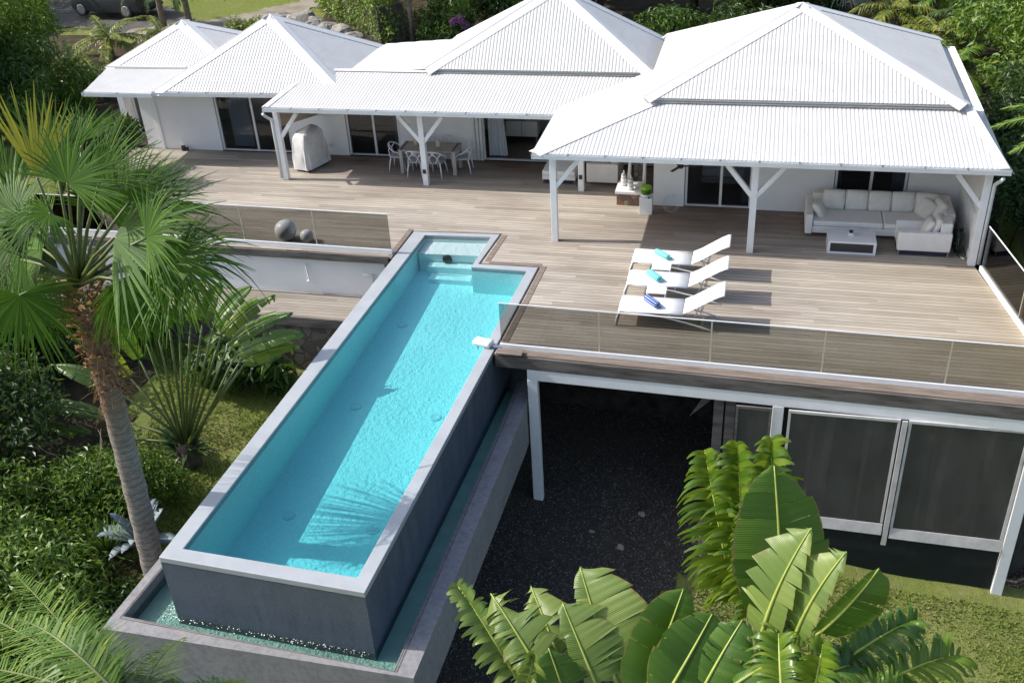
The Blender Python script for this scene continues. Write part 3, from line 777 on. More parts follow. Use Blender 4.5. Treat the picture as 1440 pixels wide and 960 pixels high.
wall(5.0, 5.2, 25.93, 31.2, 2.85, (), 0, 'wall', 'y')
wall(-20.9, 5.2, 31.2, 31.4, 2.35)
wall(-19.55, -19.35, 28.63, 31.2, 2.35, (), 0, 'wall', 'y')
wall(-20.9, -20.7, 29.3, 31.2, 2.3, (), 0, 'wall', 'y')
wall(-20.7, -19.55, 29.6, 29.75, 2.3, [(-20.6, -19.7, 0, 2.05)])
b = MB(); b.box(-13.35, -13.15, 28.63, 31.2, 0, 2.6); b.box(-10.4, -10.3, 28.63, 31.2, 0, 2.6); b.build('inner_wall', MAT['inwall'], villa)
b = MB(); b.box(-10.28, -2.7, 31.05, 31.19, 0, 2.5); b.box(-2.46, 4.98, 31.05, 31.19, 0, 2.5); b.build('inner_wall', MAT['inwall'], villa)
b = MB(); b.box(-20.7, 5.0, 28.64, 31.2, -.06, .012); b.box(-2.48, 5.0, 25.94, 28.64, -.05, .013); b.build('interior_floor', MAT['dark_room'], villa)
b = MB(); b.tube([(-13.1, 28.43, .32), (-13.1, 28.40, .32)], .07, 16); b.build('wall_vent', MAT['gutter'], villa)
b = MB(); b.box(-19.05, -18.93, 28.39, 28.428, 0, 2.3); b.build('pilaster', MAT['wall'], villa)
# right side screen of the big veranda
b = MB(); b.box(5.02, 5.10, 23.40, 25.72, 0, 2.3)
for y in np.arange(23.5, 25.7, .22): b.box(5.005, 5.02, y, y + .2, 0.02, 2.28)
b.build('side_screen', MAT['wall'], villa)
b = MB(); b.box(4.955, 5.004, 23.42, 25.7, 1.12, 1.2); b.build('side_rail', MAT['trim'], villa)

# sliding doors
def door(x0, x1, y, h, splits, curtain=None, fw=.06, op=None):
    f = MB(); f.box(x0, x0 + fw, y, y + .1, 0.015, h); f.box(x1 - fw, x1, y, y + .1, 0.015, h); f.box(x0 + fw, x1 - fw, y, y + .1, h - fw, h); f.box(x0 + fw, x1 - fw, y, y + .1, 0.015, .05)
    for s in splits: f.box(s - .035, s + .035, y + .01, y + .09, .05, h - fw)
    d = f.build('sliding_door', MAT['frame'], villa)
    ed = [x0 + fw] + [s for s in splits] + [x1 - fw]
    for i in range(len(ed) - 1):
        b = MB(); b.box(ed[i] + (.035 if i else 0), ed[i + 1] - (.035 if i < len(ed) - 2 else 0), y + .045, y + .053, .05, h - fw); b.build('pane', MAT['doorglass'], d)
    for (c0, c1) in curtain or ():
        b = MB(); n = 14
        for k in range(n):
            xa = c0 + (c1 - c0) * k / n; xb = c0 + (c1 - c0) * (k + 1) / n; q = .04 * (-1) ** k
            b.slab([(xa, y + .28 + q, .06), (xb, y + .28 - q, .06), (xb, y + .28 - q, h - .1), (xa, y + .28 + q, h - .1)], (0, .01, 0))
        b.build('curtain', MAT['curtain'], d)
    return d
door(-16.86, -14.42, 28.47, 2.1, [-15.62], [(-16.6, -15.9)])
door(-12.48, -10.77, 28.47, 2.1, [-11.6], [(-11.05, -10.8)])
door(-1.84, -.10, 25.77, 2.1, [-.9], [(-.35, -.14)])
door(1.97, 3.73, 25.77, 2.1, [2.86], [(3.4, 3.7), (2.0, 2.15)])
door(-20.58, -19.72, 29.62, 2.05, [-20.15])
# wide open sliding wall of the living room: stacked leaves and curtain at its left end
f = MB(); f.box(-8.15, -2.95, 28.47, 28.57, 2.09, 2.15); f.box(-8.15, -8.08, 28.47, 28.57, .015, 2.09); f.box(-8.08, -2.95, 28.47, 28.57, .013, .04)
od = f.build('open_sliding_door', MAT['frame'], villa)
b = MB()
for k, x in enumerate((-8.42, -8.30, -8.19)): b.box(x, x + .07, 28.36 - .0 * k, 28.42, .02, 2.12)
b.build('door_jamb', MAT['frame'], od)
b = MB(); n = 10
for k in range(n):
    xa = -8.05 + .55 * k / n; xb = -8.05 + .55 * (k + 1) / n; q = .05 * (-1) ** k
    b.slab([(xa, 28.75 + q, .05), (xb + .04, 28.75 - q, .05), (xb - .1 * (k / n), 28.75 - q, 2.1), (xa - .1 * (k / n), 28.75 + q, 2.1)], (0, .012, 0))
b.build('curtain', MAT['curtain'], od)

# ---- corrugated roofs
def clip_range(poly, u):
    vs = []
    n = len(poly)
    for i in range(n):
        (u1, v1), (u2, v2) = poly[i], poly[(i + 1) % n]
        if abs(u1 - u2) < 1e-9:
            if abs(u - u1) < 1e-9: vs += [v1, v2]
            continue
        t = (u - u1) / (u2 - u1)
        if -1e-9 <= t <= 1 + 1e-9: vs.append(v1 + (v2 - v1) * t)
    return (min(vs), max(vs)) if vs else None
def roof(pts, parent, name='roof_sheet', pitch=.098, amp=.006, corr=True, under=True, laps=()):
    """corrugated sheet over a planar convex polygon; pts[0]-pts[1] is its eave"""
    P = [Vector(p) for p in pts]
    U = (P[1] - P[0]).normalized(); Nn = U.cross(P[2] - P[0]).normalized()
    if Nn.z < 0: Nn = -Nn
    Vv = Nn.cross(U)
    if Vv.z < 0: Vv = -Vv
    uv = [((p - P[0]).dot(U), (p - P[0]).dot(Vv)) for p in P]
    u0 = min(a for a, _ in uv); u1 = max(a for a, _ in uv)
    step = pitch / 8 if corr else (u1 - u0) / 40
    us = sorted(set(list(np.arange(u0, u1, step)) + [a for a, _ in uv]))
    V = []; F = []
    last = None
    for u in us:
        r = clip_range(uv, u)
        if r is None: last = None; continue
        # trapezoid rib: broad crown, narrow valley
        ph = (u / pitch) % 1.0
        h = amp * max(-1., min(1., 1.7 * math.cos(2 * math.pi * ph) + .75)) if corr else 0
        lo = P[0] + U * u + Vv * r[0] + Nn * h; hi = P[0] + U * u + Vv * r[1] + Nn * h
        k = len(V); V += [lo, hi, lo - Nn * .02, hi - Nn * .02]
        if last is not None:
            F += [(last, k, k + 1, last + 1), (k + 2, last + 2, last + 3, k + 3), (last + 2, k + 2, k, last), (last + 1, k + 1, k + 3, last + 3)]
        last = k
    o = npmesh(name, [tuple(v) for v in V], F, MAT['roof'], parent, False)
    if corr:    # fixing screws on the crowns, in rows across the sheet
        b = MB(); vmax = max(c for _, c in uv); row = .35
        while row < vmax - .1:
            u = u0 + pitch * 2
            while u < u1:
                r = clip_range(uv, u)
                if r and r[0] + .05 < row < r[1] - .12:
                    c = P[0] + U * u + Vv * row + Nn * (amp + .001); h = .012
                    b.add([c - U * h - Vv * h, c + U * h - Vv * h, c + U * h + Vv * h, c - U * h + Vv * h, c + Nn * .008], [(0, 1, 4), (1, 2, 4), (2, 3, 4), (3, 0, 4)])
                u += pitch * 3
            row += .92
        if b.v:
            so_ = b.build('fixing_screws', MAT['grime'], o); so_['kind'] = 'stuff'
    if under:
        b = MB(); b.slab([p - Nn * .05 for p in P], -Nn * .03); b.build('roof_lining', MAT['ceil'], o)
    return o, Nn
def cap(A, B, c1, c2, parent, wd=.27, m='cap'):
    """folded ridge flashing along A-B reaching towards the two neighbouring faces' inner points c1, c2"""
    A = Vector(A); B = Vector(B); d = (B - A).normalized(); b = MB()
    fl = []
    for c in (c1, c2):
        c = Vector(c); t = (c - A); t = (t - d * t.dot(d)).normalized(); fl.append(t)
    lift = Vector((0, 0, .016))
    for t in fl:
        b.slab([A + lift, B + lift, B + t * wd + lift * .9, A + t * wd + lift * .9], Vector((0, 0, .008)))
    b.tube([A + lift, B + lift], .016, 8)
    return b.build('ridge_cap', MAT[m], parent)

def pyramid(e0, e1, yb, z, apex, name='hip_roof'):
    x0, y0 = e0; x1, y1 = e1
    A = (x0, y0, z); B = (x1, y1, z); D = (x1, yb, z); E = (x0, yb, z)
    o, _ = roof([A, B, apex], villa, name)
    roof([E, A, apex], o, 'roof_sheet'); roof([B, D, apex], o, 'roof_sheet', under=True); roof([D, E, apex], o, 'roof_sheet')
    mid = lambda *p: tuple(sum(q[i] for q in p) / len(p) for i in range(3))
    fA = mid(A, B, apex); fR = mid(B, D, apex); fB = mid(D, E, apex); fL = mid(E, A, apex)
    cap(A, apex, fA, fL, o); cap(B, apex, fA, fR, o); cap(D, apex, fR, fB, o); cap(E, apex, fB, fL, o)
    return o
# big right pavilion: upper pyramid over its wrap-round veranda roof
Ra = pyramid((-2.95, 25.45), (4.74, 25.45), 31.3, 3.08, (.84, 28.4, 4.72))
Ma = pyramid((-9.7, 28.30), (-3.02, 28.30), 31.75, 2.84, (-6.05, 30.1, 4.80))
La = pyramid((-18.0, 27.12), (-11.9, 27.3), 31.95, 2.36, (-15.0, 29.6, 4.05))
LLa = pyramid((-20.75, 28.9), (-16.2, 29.0), 32.4, 2.5, (-18.65, 30.55, 3.60))
# gable boards closing the step between upper pyramids and lower roofs
b = MB(); b.box(-2.86, 4.66, 25.56, 25.60, 2.72, 3.05); b.box(-9.6, -3.1, 28.42, 28.46, 2.58, 2.81); b.box(4.60, 4.64, 25.6, 31.2, 2.7, 3.05); b.box(-2.84, -2.8, 25.6, 31.2, 2.7, 3.05); b.build('step_board', MAT['gutter'], villa)
vr, _ = roof([(-5.27, 22.88, 2.50), (5.38, 22.92, 2.50), (4.95, 25.62, 2.93), (-2.76, 25.60, 2.93)], villa, 'veranda_roof')
l2, _ = roof([(-5.29, 26.25, 2.5), (-5.27, 22.88, 2.50), (-2.76, 25.60, 2.93), (-2.82, 28.62, 2.93)], vr, 'roof_sheet')
roof([(-2.93, 28.55, 2.92), (-2.80, 28.6, 2.94), (-2.80, 31.4, 2.94), (-2.93, 31.4, 2.92)], vr, 'roof_sheet', corr=False, under=False)
roof([(5.38, 22.92, 2.50), (5.42, 31.3, 2.50), (4.70, 31.3, 2.95), (4.90, 25.5, 2.95)], vr, 'roof_sheet')
cap((-5.27, 22.88, 2.50), (-2.76, 25.60, 2.93), (0, 24, 2.7), (-5, 26.2, 2.5), vr, .24)
cap((5.38, 22.92, 2.50), (4.93, 25.55, 2.94), (2, 24, 2.7), (5.3, 28, 2.5), vr, .22)
cap((-2.76, 25.57, 2.955), (4.95, 25.57, 2.955), (1, 24, 2.7), (1, 26, 2.96), vr, .10)
mr, _ = roof([(-13.88, 26.08, 2.33), (-5.1, 26.12, 2.33), (-3.0, 28.45, 2.71), (-13.35, 28.42, 2.70)], villa, 'veranda_roof')
cap((-13.88, 26.08, 2.33), (-13.35, 28.42, 2.70), (-9, 27, 2.5), (-14.4, 28, 2.3), mr, .13)
cap((-13.35, 28.40, 2.72), (-3.0, 28.42, 2.72), (-9, 27, 2.5), (-9, 29, 2.72), mr, .09)
roof([(-12.15, 31.85, 2.55), (-12.75, 28.50, 2.55), (-9.6, 28.46, 2.80), (-9.3, 31.8, 2.80)], villa, 'side_roof')
roof([(-20.42, 27.05, 2.32), (-17.9, 27.0, 2.32), (-17.6, 29.0, 2.50), (-20.72, 28.98, 2.50)], villa, 'side_roof')
b = MB(); b.beam((-20.7, 28.93, 2.53), (-17.9, 28.98, 2.53), .1, .05); b.build('ridge_cap', MAT['cap'], villa)
# valley gutter strip between the two veranda roofs
b = MB(); b.beam((-5.31, 22.9, 2.455), (-5.31, 26.3, 2.455), .05, .09); b.beam((-5.2, 26.12, 2.50), (-2.95, 28.5, 2.84), .05, .03); b.build('valley_strip', MAT['gutter'], vr)

# ---- gutters, beams, posts
def gutter(p, q, parent, dark=True):
    p = Vector(p); q = Vector(q); b = MB()
    o = Vector((0, -.07, -.055))
    b.beam(p + o + Vector((0, -.05, 0)), q + o + Vector((0, -.05, 0)), .012, .11)
    b.beam(p + o + Vector((0, -.0, -.05)), q + o + Vector((0, -.0, -.05)), .11, .012)
    b.beam(p + o + Vector((0, .05, 0)), q + o + Vector((0, .05, 0)), .012, .09)
    g = b.build('gutter', MAT['gutter'], parent)
    L = (q - p).length; n = max(2, int(L / .85))
    for i in range(n + 1):
        c = p + (q - p) * (i / n) + Vector((0, -.07, 0))
        b = MB(); b.beam(c + Vector((0, -.06, 0)), c + Vector((0, .06, 0)), .03, .012); b.build('gutter_strap', MAT['greywood'], g)
gutter((-5.33, 22.90, 2.50), (5.42, 22.94, 2.50), vr)
gutter((-13.92, 26.10, 2.33), (-5.3, 26.14, 2.33), mr)
gutter((-18.02, 27.12, 2.36), (-13.6, 27.26, 2.36), La)
gutter((-20.42, 27.05, 2.32), (-18.02, 27.08, 2.32), villa)
b = MB(); b.beam((-5.0, 23.25, 2.38), (5.14, 23.20, 2.38), .12, .22); b.box(-4.98, -4.86, 23.3, 26.4, 2.27, 2.45); b.build('veranda_beam', MAT['trim'], villa, bevel=.006)
b = MB(); b.box(5.0, 5.12, 23.28, 25.72, 2.30, 2.46); b.build('veranda_beam', MAT['trim'], villa, bevel=.006)
b = MB(); b.beam((-13.8, 26.42, 2.21), (-4.85, 26.5, 2.21), .12, .22); b.build('veranda_beam', MAT['trim'], villa, bevel=.006)
b = MB(); b.slab([(-13.66, 26.5, 1.62), (-13.36, 28.4, 1.30), (-13.36, 28.4, 2.5), (-13.66, 26.5, 2.14)], (-.05, 0, 0)); b.build('gable_panel', MAT['beige'], villa)
def post(x, y, h, sides, s=.16, pipe=0, outlet=False):
    b = MB(); b.box(x - s / 2, x + s / 2, y - s / 2, y + s / 2, .002, h)
    p = b.build('veranda_post', MAT['trim'], villa, bevel=.008)
    for sg in sides:
        b = MB(); b.beam((x + sg * s * .3, y, h - .78), (x + sg * .66, y, h - .02), .11, .12, (0, 1, 0)); b.build('brace', MAT['trim'], p, bevel=.005)
    if pipe:
        b = MB(); xx = x + pipe * (s / 2 + .06)
        b.tube([(xx + pipe * .08, y - .38, h + .05), (xx + pipe * .06, y - .30, h - .04), (xx, y - .08, h - .22), (xx, y - .06, h - .4), (xx, y - .06, .05)], .045, 10); b.build('downpipe', MAT['gutter'], p, True)
    if outlet:
        b = MB(); b.box(x - .05, x + .04, y - s / 2 - .03, y - s / 2, .38, .50); b.build('outlet_box', MAT['black'], p)
post(-4.9, 23.27, 2.27, (1,)); post(-.03, 23.23, 2.27, (-1, 1)); post(5.05, 23.2, 2.27, (-1,), .17, 1)
post(-9.34, 26.43, 2.10, (-1, 1), .16, 0, True); post(-13.72, 26.38, 2.10, (1,), .15, -1); post(-4.78, 26.49, 2.10, (), .16, 0, True)
# ================================================================== FURNITURE
# ---- sun loungers
def make_lounger(label):
    t = thing('sun_lounger', label, 'sun lounger', (0, 0, 0), 0, 'sun loungers by the pool')
    W = .66
    def sling(prof, name):
        b = MB(); n = len(prof)
        vs = []
        for (x, z) in prof:
            for j in range(5):
                y = -W/2 + W * j / 4; sag = -.012 * (1 - (abs(j - 2) / 2) ** 2)
                vs.append((x, y, z + sag))
        for (x, z) in prof:
            for j in range(5): vs.append((x, -W/2 + W * j / 4, z - .02 - .012 * (1 - (abs(j - 2) / 2) ** 2)))
        fs = []; N = n * 5
        for i in range(n - 1):
            for j in range(4):
                q = i * 5 + j
                fs += [(q, q + 5, q + 6, q + 1), (N + q, N + q + 1, N + q + 6, N + q + 5)]
            fs += [(i*5, N + i*5, N + i*5 + 5, i*5 + 5), (i*5 + 4, i*5 + 9, N + i*5 + 9, N + i*5 + 4)]
        for j in range(4):
            fs += [(j, j + 1, N + j + 1, N + j), ((n-1)*5 + j, N + (n-1)*5 + j, N + (n-1)*5 + j + 1, (n-1)*5 + j + 1)]
        b.add(vs, fs); return b.build(name, MAT['mesh_white'], t, True, local=True)
    sling([(0.0, .385), (.06, .40), (.5, .395), (1.0, .39), (1.38, .40)], 'seat')
    sling([(1.40, .415), (1.6, .52), (1.85, .69), (2.08, .84), (2.2, .90), (2.26, .915)], 'backrest')
    b = MB()
    for s in (-1, 1):
        y = s * (W/2 + .005)
        b.tube([(0.02, y, .37), (.06, y, .385), (.6, y, .38), (1.38, y, .385)], .018, 8)
    for x in (.03, 1.37): b.tube([(x, -W/2, .37), (x, W/2, .37)], .016, 8)
    b.build('frame', MAT['white_metal'], t, True, local=True)
    for s in (-1, 1):
        y = s * (W/2 + .005)
        b = MB(); b.tube([(.03, y, .38), (-.03, y, .2), (-.06, y, .0)], [.02, .019, .018], 8); b.build('leg', MAT['white_metal'], t, True, local=True)
        b = MB(); b.tube([(.15, y, .375), (.6, y, .345), (1.05, y, .28), (1.5, y, .185), (1.9, y, .075), (2.14, y, .0)], .02, 8); b.build('leg', MAT['white_metal'], t, True, local=True)
    b = MB(); b.tube([(-.06, -W/2, .02), (-.06, W/2, .02)], .012, 6); b.tube([(1.1, -W/2, .27), (1.1, W/2, .27)], .014, 6); b.build('stretcher', MAT['white_metal'], t, True, local=True)
    b = MB()
    for s in (-1, 1):
        y = s * (W/2 - .05)
        b.tube([(1.75, y, .60), (1.62, y, .25), (1.55, y, .17)], .009, 6)
        b.tube([(1.85, y * .8, .66), (1.74, y * .8, .12)], .009, 6)
    b.tube([(1.62, -W/2 + .05, .22), (1.70, -.1, .14), (1.70, .1, .14), (1.62, W/2 - .05, .22)], .009, 6)
    b.build('back_prop', MAT['chrome'], t, True, local=True)
    return t
l0 = make_lounger('white sun lounger nearest the glass railing, holding the blue striped towel')
l0.location = (-2.72, 19.60, 0); l0.rotation_euler = (0, 0, .0)
dup(l0, (-2.71, 20.82, 0), .005, 'middle white sun lounger of the three, between the two side tables')
dup(l0, (-2.73, 21.93, 0), .0, 'white sun lounger farthest from the glass railing, closest to the house')
def towel(label, loc, rot, m, r=.075, L=.46):
    t = thing('rolled_towel', label, 'towel', loc, rot, 'rolled towels on the sun loungers')
    b = MB(); n0 = 0
    prof = [(.25*r, -L/2 + .012), (.8*r, -L/2), (r, -L/2 + .02), (r * 1.02, 0), (r, L/2 - .02), (.8*r, L/2), (.25*r, L/2 - .012)]
    seg = 24
    for rr, yy in prof:
        for k in range(seg):
            a = 2 * math.pi * k / seg; q = rr * (1 + .05 * math.sin(3 * a + yy * 6))
            b.v.append((q * math.cos(a), yy, q * .9 * math.sin(a)))
    for i in range(len(prof) - 1):
        for k in range(seg): b.f.append((i*seg + k, i*seg + (k+1) % seg, (i+1)*seg + (k+1) % seg, (i+1)*seg + k))
    b.f.append(tuple(range(seg))); b.f.append(tuple((len(prof)-1)*seg + k for k in range(seg - 1, -1, -1)))
    b.build('roll', m, t, True, local=True)
    b = MB(); b.beam((r * .5, 0, -r * .80), (r * 1.9, 0, -r * .84), L * .94, .012); b.build('loose_end', m, t, local=True)
towel('blue and white striped rolled towel', (-2.02, 19.62, .465), .72, MAT['towel_blue'], .082)
towel('bright teal rolled towel on the middle lounger', (-2.11, 20.82, .465), .70, MAT['towel_teal'], .082)
towel('pale aqua rolled towel on the lounger farthest from the railing', (-2.04, 21.93, .46), .80, MAT['towel_aqua'], .07)
def side_table(label, loc):
    t = thing('side_table', label, 'side table', loc, 0, 'small side tables between the loungers')
    b = MB(); b.box(-.22, .22, -.16, .16, .395, .42); b.build('tabletop', MAT['mesh_white'], t, local=True, bevel=.006)
    for sx in (-1, 1):
        for sy in (-1, 1):
            b = MB(); b.tube([(sx * .2, sy * .14, 0), (sx * .2, sy * .14, .395)], .013, 8); b.build('leg', MAT['white_metal'], t, True, local=True)
side_table('small white side table between the blue towel lounger and the middle lounger', (-1.99, 20.24, 0))
side_table('small white side table between the middle lounger and the far lounger', (-2.0, 21.38, 0))

# ---- L-shaped outdoor sofa
R3 = lambda rx, ry, rz: (Matrix.Rotation(rz, 3, 'Z') @ Matrix.Rotation(ry, 3, 'Y') @ Matrix.Rotation(rx, 3, 'X'))
sofa = thing('sofa', 'long cream outdoor sofa with five back cushions against the villa wall', 'sofa', (3, 24.9, 0))
b = MB(); b.box(1.45, 4.75, 24.28, 25.45, .10, .28); b.build('base', MAT['leatherette'], sofa, bevel=.02)
b = MB(); b.box(1.28, 1.447, 24.25, 25.5, .08, .60); b.build('armrest', MAT['leatherette'], sofa, bevel=.025)
b = MB(); b.box(1.449, 4.75, 25.28, 25.5, .282, .74); b.build('backrest', MAT['leatherette'], sofa, bevel=.03)
b = MB(); b.box(4.52, 4.75, 24.33, 25.278, .282, .72); b.build('backrest', MAT['leatherette'], sofa, bevel=.03)
for x0, x1 in ((1.46, 3.12), (3.13, 4.51)):
    b = MB(); b.box(x0, x1, 24.27, 25.27, .285, .43); b.build('seat_cushion', MAT['leatherette'], sofa, bevel=.04, seg=3)
for i in range(5):
    x = 1.95 + i * .553
    b = MB(); b.pillow((x, 25.13 + .01 * (i % 2), .665), .545, .50, .22, rot=R3(rad(74 - i % 3), 0, rad((-2, 1, 0, 2, -6)[i]))); b.build('back_cushion', MAT['cushion'], sofa, True)
for (x, y) in ((1.33, 24.3), (1.33, 25.4), (3.1, 24.35)):
    b = MB(); b.box(x, x + .03, y, y + .05, 0.002, .1); b.build('leg', MAT['chrome'], sofa)
ac = thing('armchair', 'cream block armchair turned sideways at the right end of the sofa', 'armchair', (4, 23.9, 0))
b = MB(); b.box(3.42, 4.58, 23.63, 24.155, .12, .27); b.build('base', MAT['leatherette'], ac, bevel=.015)
b = MB(); b.box(3.40, 4.60, 23.47, 23.626, .13, .60); b.build('armrest', MAT['leatherette'], ac, bevel=.025)
b = MB(); b.box(3.40, 4.58, 24.16, 24.262, .13, .60); b.build('armrest', MAT['leatherette'], ac, bevel=.02)
b = MB(); b.box(3.41, 4.33, 23.635, 24.15, .275, .42); b.build('seat_cushion', MAT['leatherette'], ac, bevel=.035, seg=3)
b = MB(); b.box(4.34, 4.60, 23.632, 24.15, .275, .80); b.build('backrest', MAT['leatherette'], ac, bevel=.035, seg=3)
b = MB(); b.box(3.45, 4.55, 23.50, 24.2, .03, .117); b.build('plinth', MAT['navy'], ac)
b = MB(); b.box(3.43, 4.57, 23.46, 23.495, .004, .03); b.box(3.43, 3.46, 23.46, 23.495, .03, .128); b.box(4.54, 4.57, 23.46, 23.495, .03, .128); b.box(3.43, 3.46, 23.5, 24.2, .004, .03); b.build('sled_leg', MAT['chrome'], ac)
def throw(label, c, s, rot):
    o = thing('throw_pillow', label, 'pillow', c, 0, 'throw pillows on the outdoor seating')
    b = MB(); b.pillow((0, 0, 0), s, s, .17, rot=rot); b.build('pillow_cover', MAT['cushion'], o, True, local=True)
throw('cream pillow slumped against the left arm of the long sofa', (1.60, 24.72, .56), .46, R3(0, rad(58), rad(-12)))
throw('cream pillow beside the last back cushion, at the right corner of the sofa', (4.14, 24.92, .60), .48, R3(rad(20), rad(-58), rad(20)))
throw('cream pillow tucked deepest into the sofa corner', (4.40, 24.80, .66), .48, R3(rad(10), rad(-66), rad(12)))
throw('cream pillow on the armchair, foremost of its two', (4.08, 23.89, .60), .44, R3(0, rad(-66), rad(2)))
throw('cream pillow on the armchair, touching its backrest', (4.27, 23.90, .65), .46, R3(0, rad(-74), rad(-3)))
# ---- coffee table
ct = thing('coffee_table', 'low white coffee table with a dark inner panel', 'coffee table', (2.36, 23.7, 0))
b = MB(); b.box(1.80, 2.92, 23.37, 24.05, .285, .335); b.build('tabletop', MAT['trim'], ct, bevel=.006)
b = MB()
for x0 in (1.80, 2.86):
    for y0 in (23.37, 23.99): b.box(x0, x0 + .06, y0, y0 + .06, .052, .284)
b.box(1.80, 2.92, 23.37, 23.43, .004, .05); b.box(1.80, 2.92, 23.99, 24.05, .004, .05); b.box(1.80, 1.86, 23.432, 23.988, .004, .05); b.box(2.86, 2.92, 23.432, 23.988, .004, .05)
b.build('frame', MAT['trim'], ct)
b = MB(); b.box(1.862, 2.858, 23.40, 23.41, .052, .283); b.build('front_panel', simple('charcoal_panel', (.045, .045, .05), .4, .1), ct)
ch = thing('candle_holder', 'tiny white cube candle holder with a black top on the coffee table', 'candle holder', (2.34, 23.77, .337))
b = MB(); b.box(2.28, 2.40, 23.71, 23.83, .337, .40); b.build('cube', MAT['white_plastic'], ch, bevel=.006)
b = MB(); b.lathe((2.34, 23.77, .401), [(.045, 0), (.055, .03), (.04, .055), (.02, .06)], 14); b.build('wick_cup', MAT['black'], ch, True)
# ---- garden hose
hs = thing('garden_hose', 'dark green garden hose coiled beside the right veranda post', 'hose', (4.78, 23.8, 0))
b = MB(); rr = random.Random(2); path = []
for k in range(150):
    a = k / 150 * 2 * math.pi * 8.5; r = .25 + .07 * math.sin(k * .9) * .5 + .03 * rr.random()
    path.append((4.80 + .07 * math.sin(k * .31), 23.80 + r * math.cos(a), .32 + r * 1.0 * math.sin(a)))
path += [(4.80, 23.62, .02), (4.86, 23.5, .02)]
b.tube(path, .014, 6); b.build('coil', MAT['hose'], hs, True)
b = MB(); b.tube([(4.86, 23.5, .025), (4.90, 23.42, .03), (4.92, 23.38, .03)], [.02, .024, .012], 8); b.build('nozzle', MAT['white_plastic'], hs, True)

# ---- dining set
dt = thing('dining_table', 'long taupe dining table with metal legs under the middle veranda', 'dining table', (-9.5, 27.5, 0))
b = MB(); b.box(-10.40, -8.62, 27.15, 27.9, .715, .75); b.build('tabletop', MAT['taupe'], dt, bevel=.005)
b = MB(); b.box(-10.34, -10.28, 27.16, 27.89, .752, .756); b.box(-8.75, -8.69, 27.16, 27.89, .752, .756); b.build('inlay_strip', MAT['black'], dt)
for x in (-10.38, -8.74):
    for y in (27.17, 27.77):
        b = MB(); b.box(x, x + .10, y, y + .10, .002, .714); b.build('leg', MAT['taupeleg'], dt)
def make_chair(label):
    t = thing('dining_chair', label, 'chair', (0, 0, 0), 0, 'moulded dining chairs')
    b = MB(); b.pillow((0, .02, .455), .46, .44, .05, puff=.3); b.build('seat', MAT['chairseat'], t, True, local=True)
    for sx in (-1, 1):
        for sy, dy in ((1, .21), (-1, -.2)):
            b = MB(); b.tube([(sx * .18, dy * .9, .45), (sx * .215, dy * 1.15, .22), (sx * .235, dy * 1.3, 0)], [.022, .019, .015], 8); b.build('leg', MAT['chair'], t, True, local=True)
    b = MB(); arc = []
    for k in range(13):
        a = math.pi * (k / 12); arc.append((-.28 * math.cos(a), -.05 - .22 * math.sin(a), .66 + .17 * math.sin(a)))
    b.tube([(-.22, .2, .46)] + [(-.27, .1, .62)] + arc + [(.27, .1, .62)] + [(.22, .2, .46)], .016, 8)
    for s in (-1, 1):
        b.tube([(s * .20, -.20, .45), (s * .12, -.245, .64), (-s * .06, -.262, .82)], .013, 8)
        b.tube([(s * .05, -.22, .45), (s * .16, -.24, .66), (s * .24, -.16, .77)], .013, 8)
    b.build('backrest', MAT['chair'], t, True, local=True)
    return t
c0 = make_chair('grey white chair on the near side of the dining table, left of the veranda post'); c0.location = (-9.84, 27.13, 0)
g = 'moulded dining chairs'
dup(c0, (-9.22, 27.11, 0), -.05, 'grey white chair on the near side of the dining table, right of the veranda post')
dup(c0, (-8.52, 27.53, 0), math.pi / 2 + .1, 'grey white chair at the right head of the dining table')
dup(c0, (-10.52, 27.5, 0), -math.pi / 2, 'grey white chair at the left head of the dining table')
dup(c0, (-9.85, 28.02, 0), math.pi, 'grey white chair on the wall side of the dining table, towards the glass door')
dup(c0, (-9.18, 28.02, 0), math.pi + .06, 'grey white chair on the wall side of the dining table, towards the open living room')
def lantern(label, x, y, s):
    t = thing('table_lantern', label, 'lantern', (x, y, .75), 0, 'lanterns on the dining table')
    b = MB(); b.lathe((0, 0, .002), [(.075*s, 0), (.08*s, .02), (.08*s, .16*s), (.07*s, .19*s), (.04*s, .22*s)], 16); b.build('jar', MAT['wax'], t, True, local=True)
    b = MB(); b.lathe((0, 0, .215*s), [(.045*s, 0), (.05*s, .02), (.02*s, .04)], 12); b.build('lid', MAT['taupeleg'], t, True, local=True)
lantern('cream table lantern left of the veranda post', -9.95, 27.62, 1.15)
lantern('cream table lantern right of the veranda post', -9.24, 27.52, 1.0)

# ---- covered grill
gr = thing('covered_barbecue', 'barbecue under a wrinkled grey cloth cover beside the veranda post', 'barbecue', (-13.35, 27.45, 0), rad(70))
b = MB(); nx, nz = 72, 16; rr = random.Random(8)
loops = []
for j in range(nz + 1):
    t = j / nz; z = .07 + 1.1 * t
    hx = .53 - .12 * t ** 2; hy = .31 - .06 * t
    if t > .88: hx *= 1 - (t - .88) * 1.2; hy *= 1 - (t - .88) * 2.4
    for k in range(nx):
        a = 2 * math.pi * k / nx
        ca, sa = math.cos(a), math.sin(a); e = .22
        x = hx * math.copysign(abs(ca) ** e, ca); y = hy * math.copysign(abs(sa) ** e, sa)
        fold = (.034 * math.sin(a * 7 + t * 3) + .022 * math.sin(a * 13 - t * 5) + .012 * math.sin(a * 23 + t * 9)) * (1.15 - t)
        x *= 1 + fold; y *= 1 + fold * 1.6
        zz = z + (.05 * math.sin(a + 1.) if t > .8 else 0) + .012 * math.sin(a * 7) * (t > .5)
        b.v.append((x, y, zz))
for j in range(nz):
    for k in range(nx): b.f.append((j*nx + k, j*nx + (k+1) % nx, (j+1)*nx + (k+1) % nx, (j+1)*nx + k))
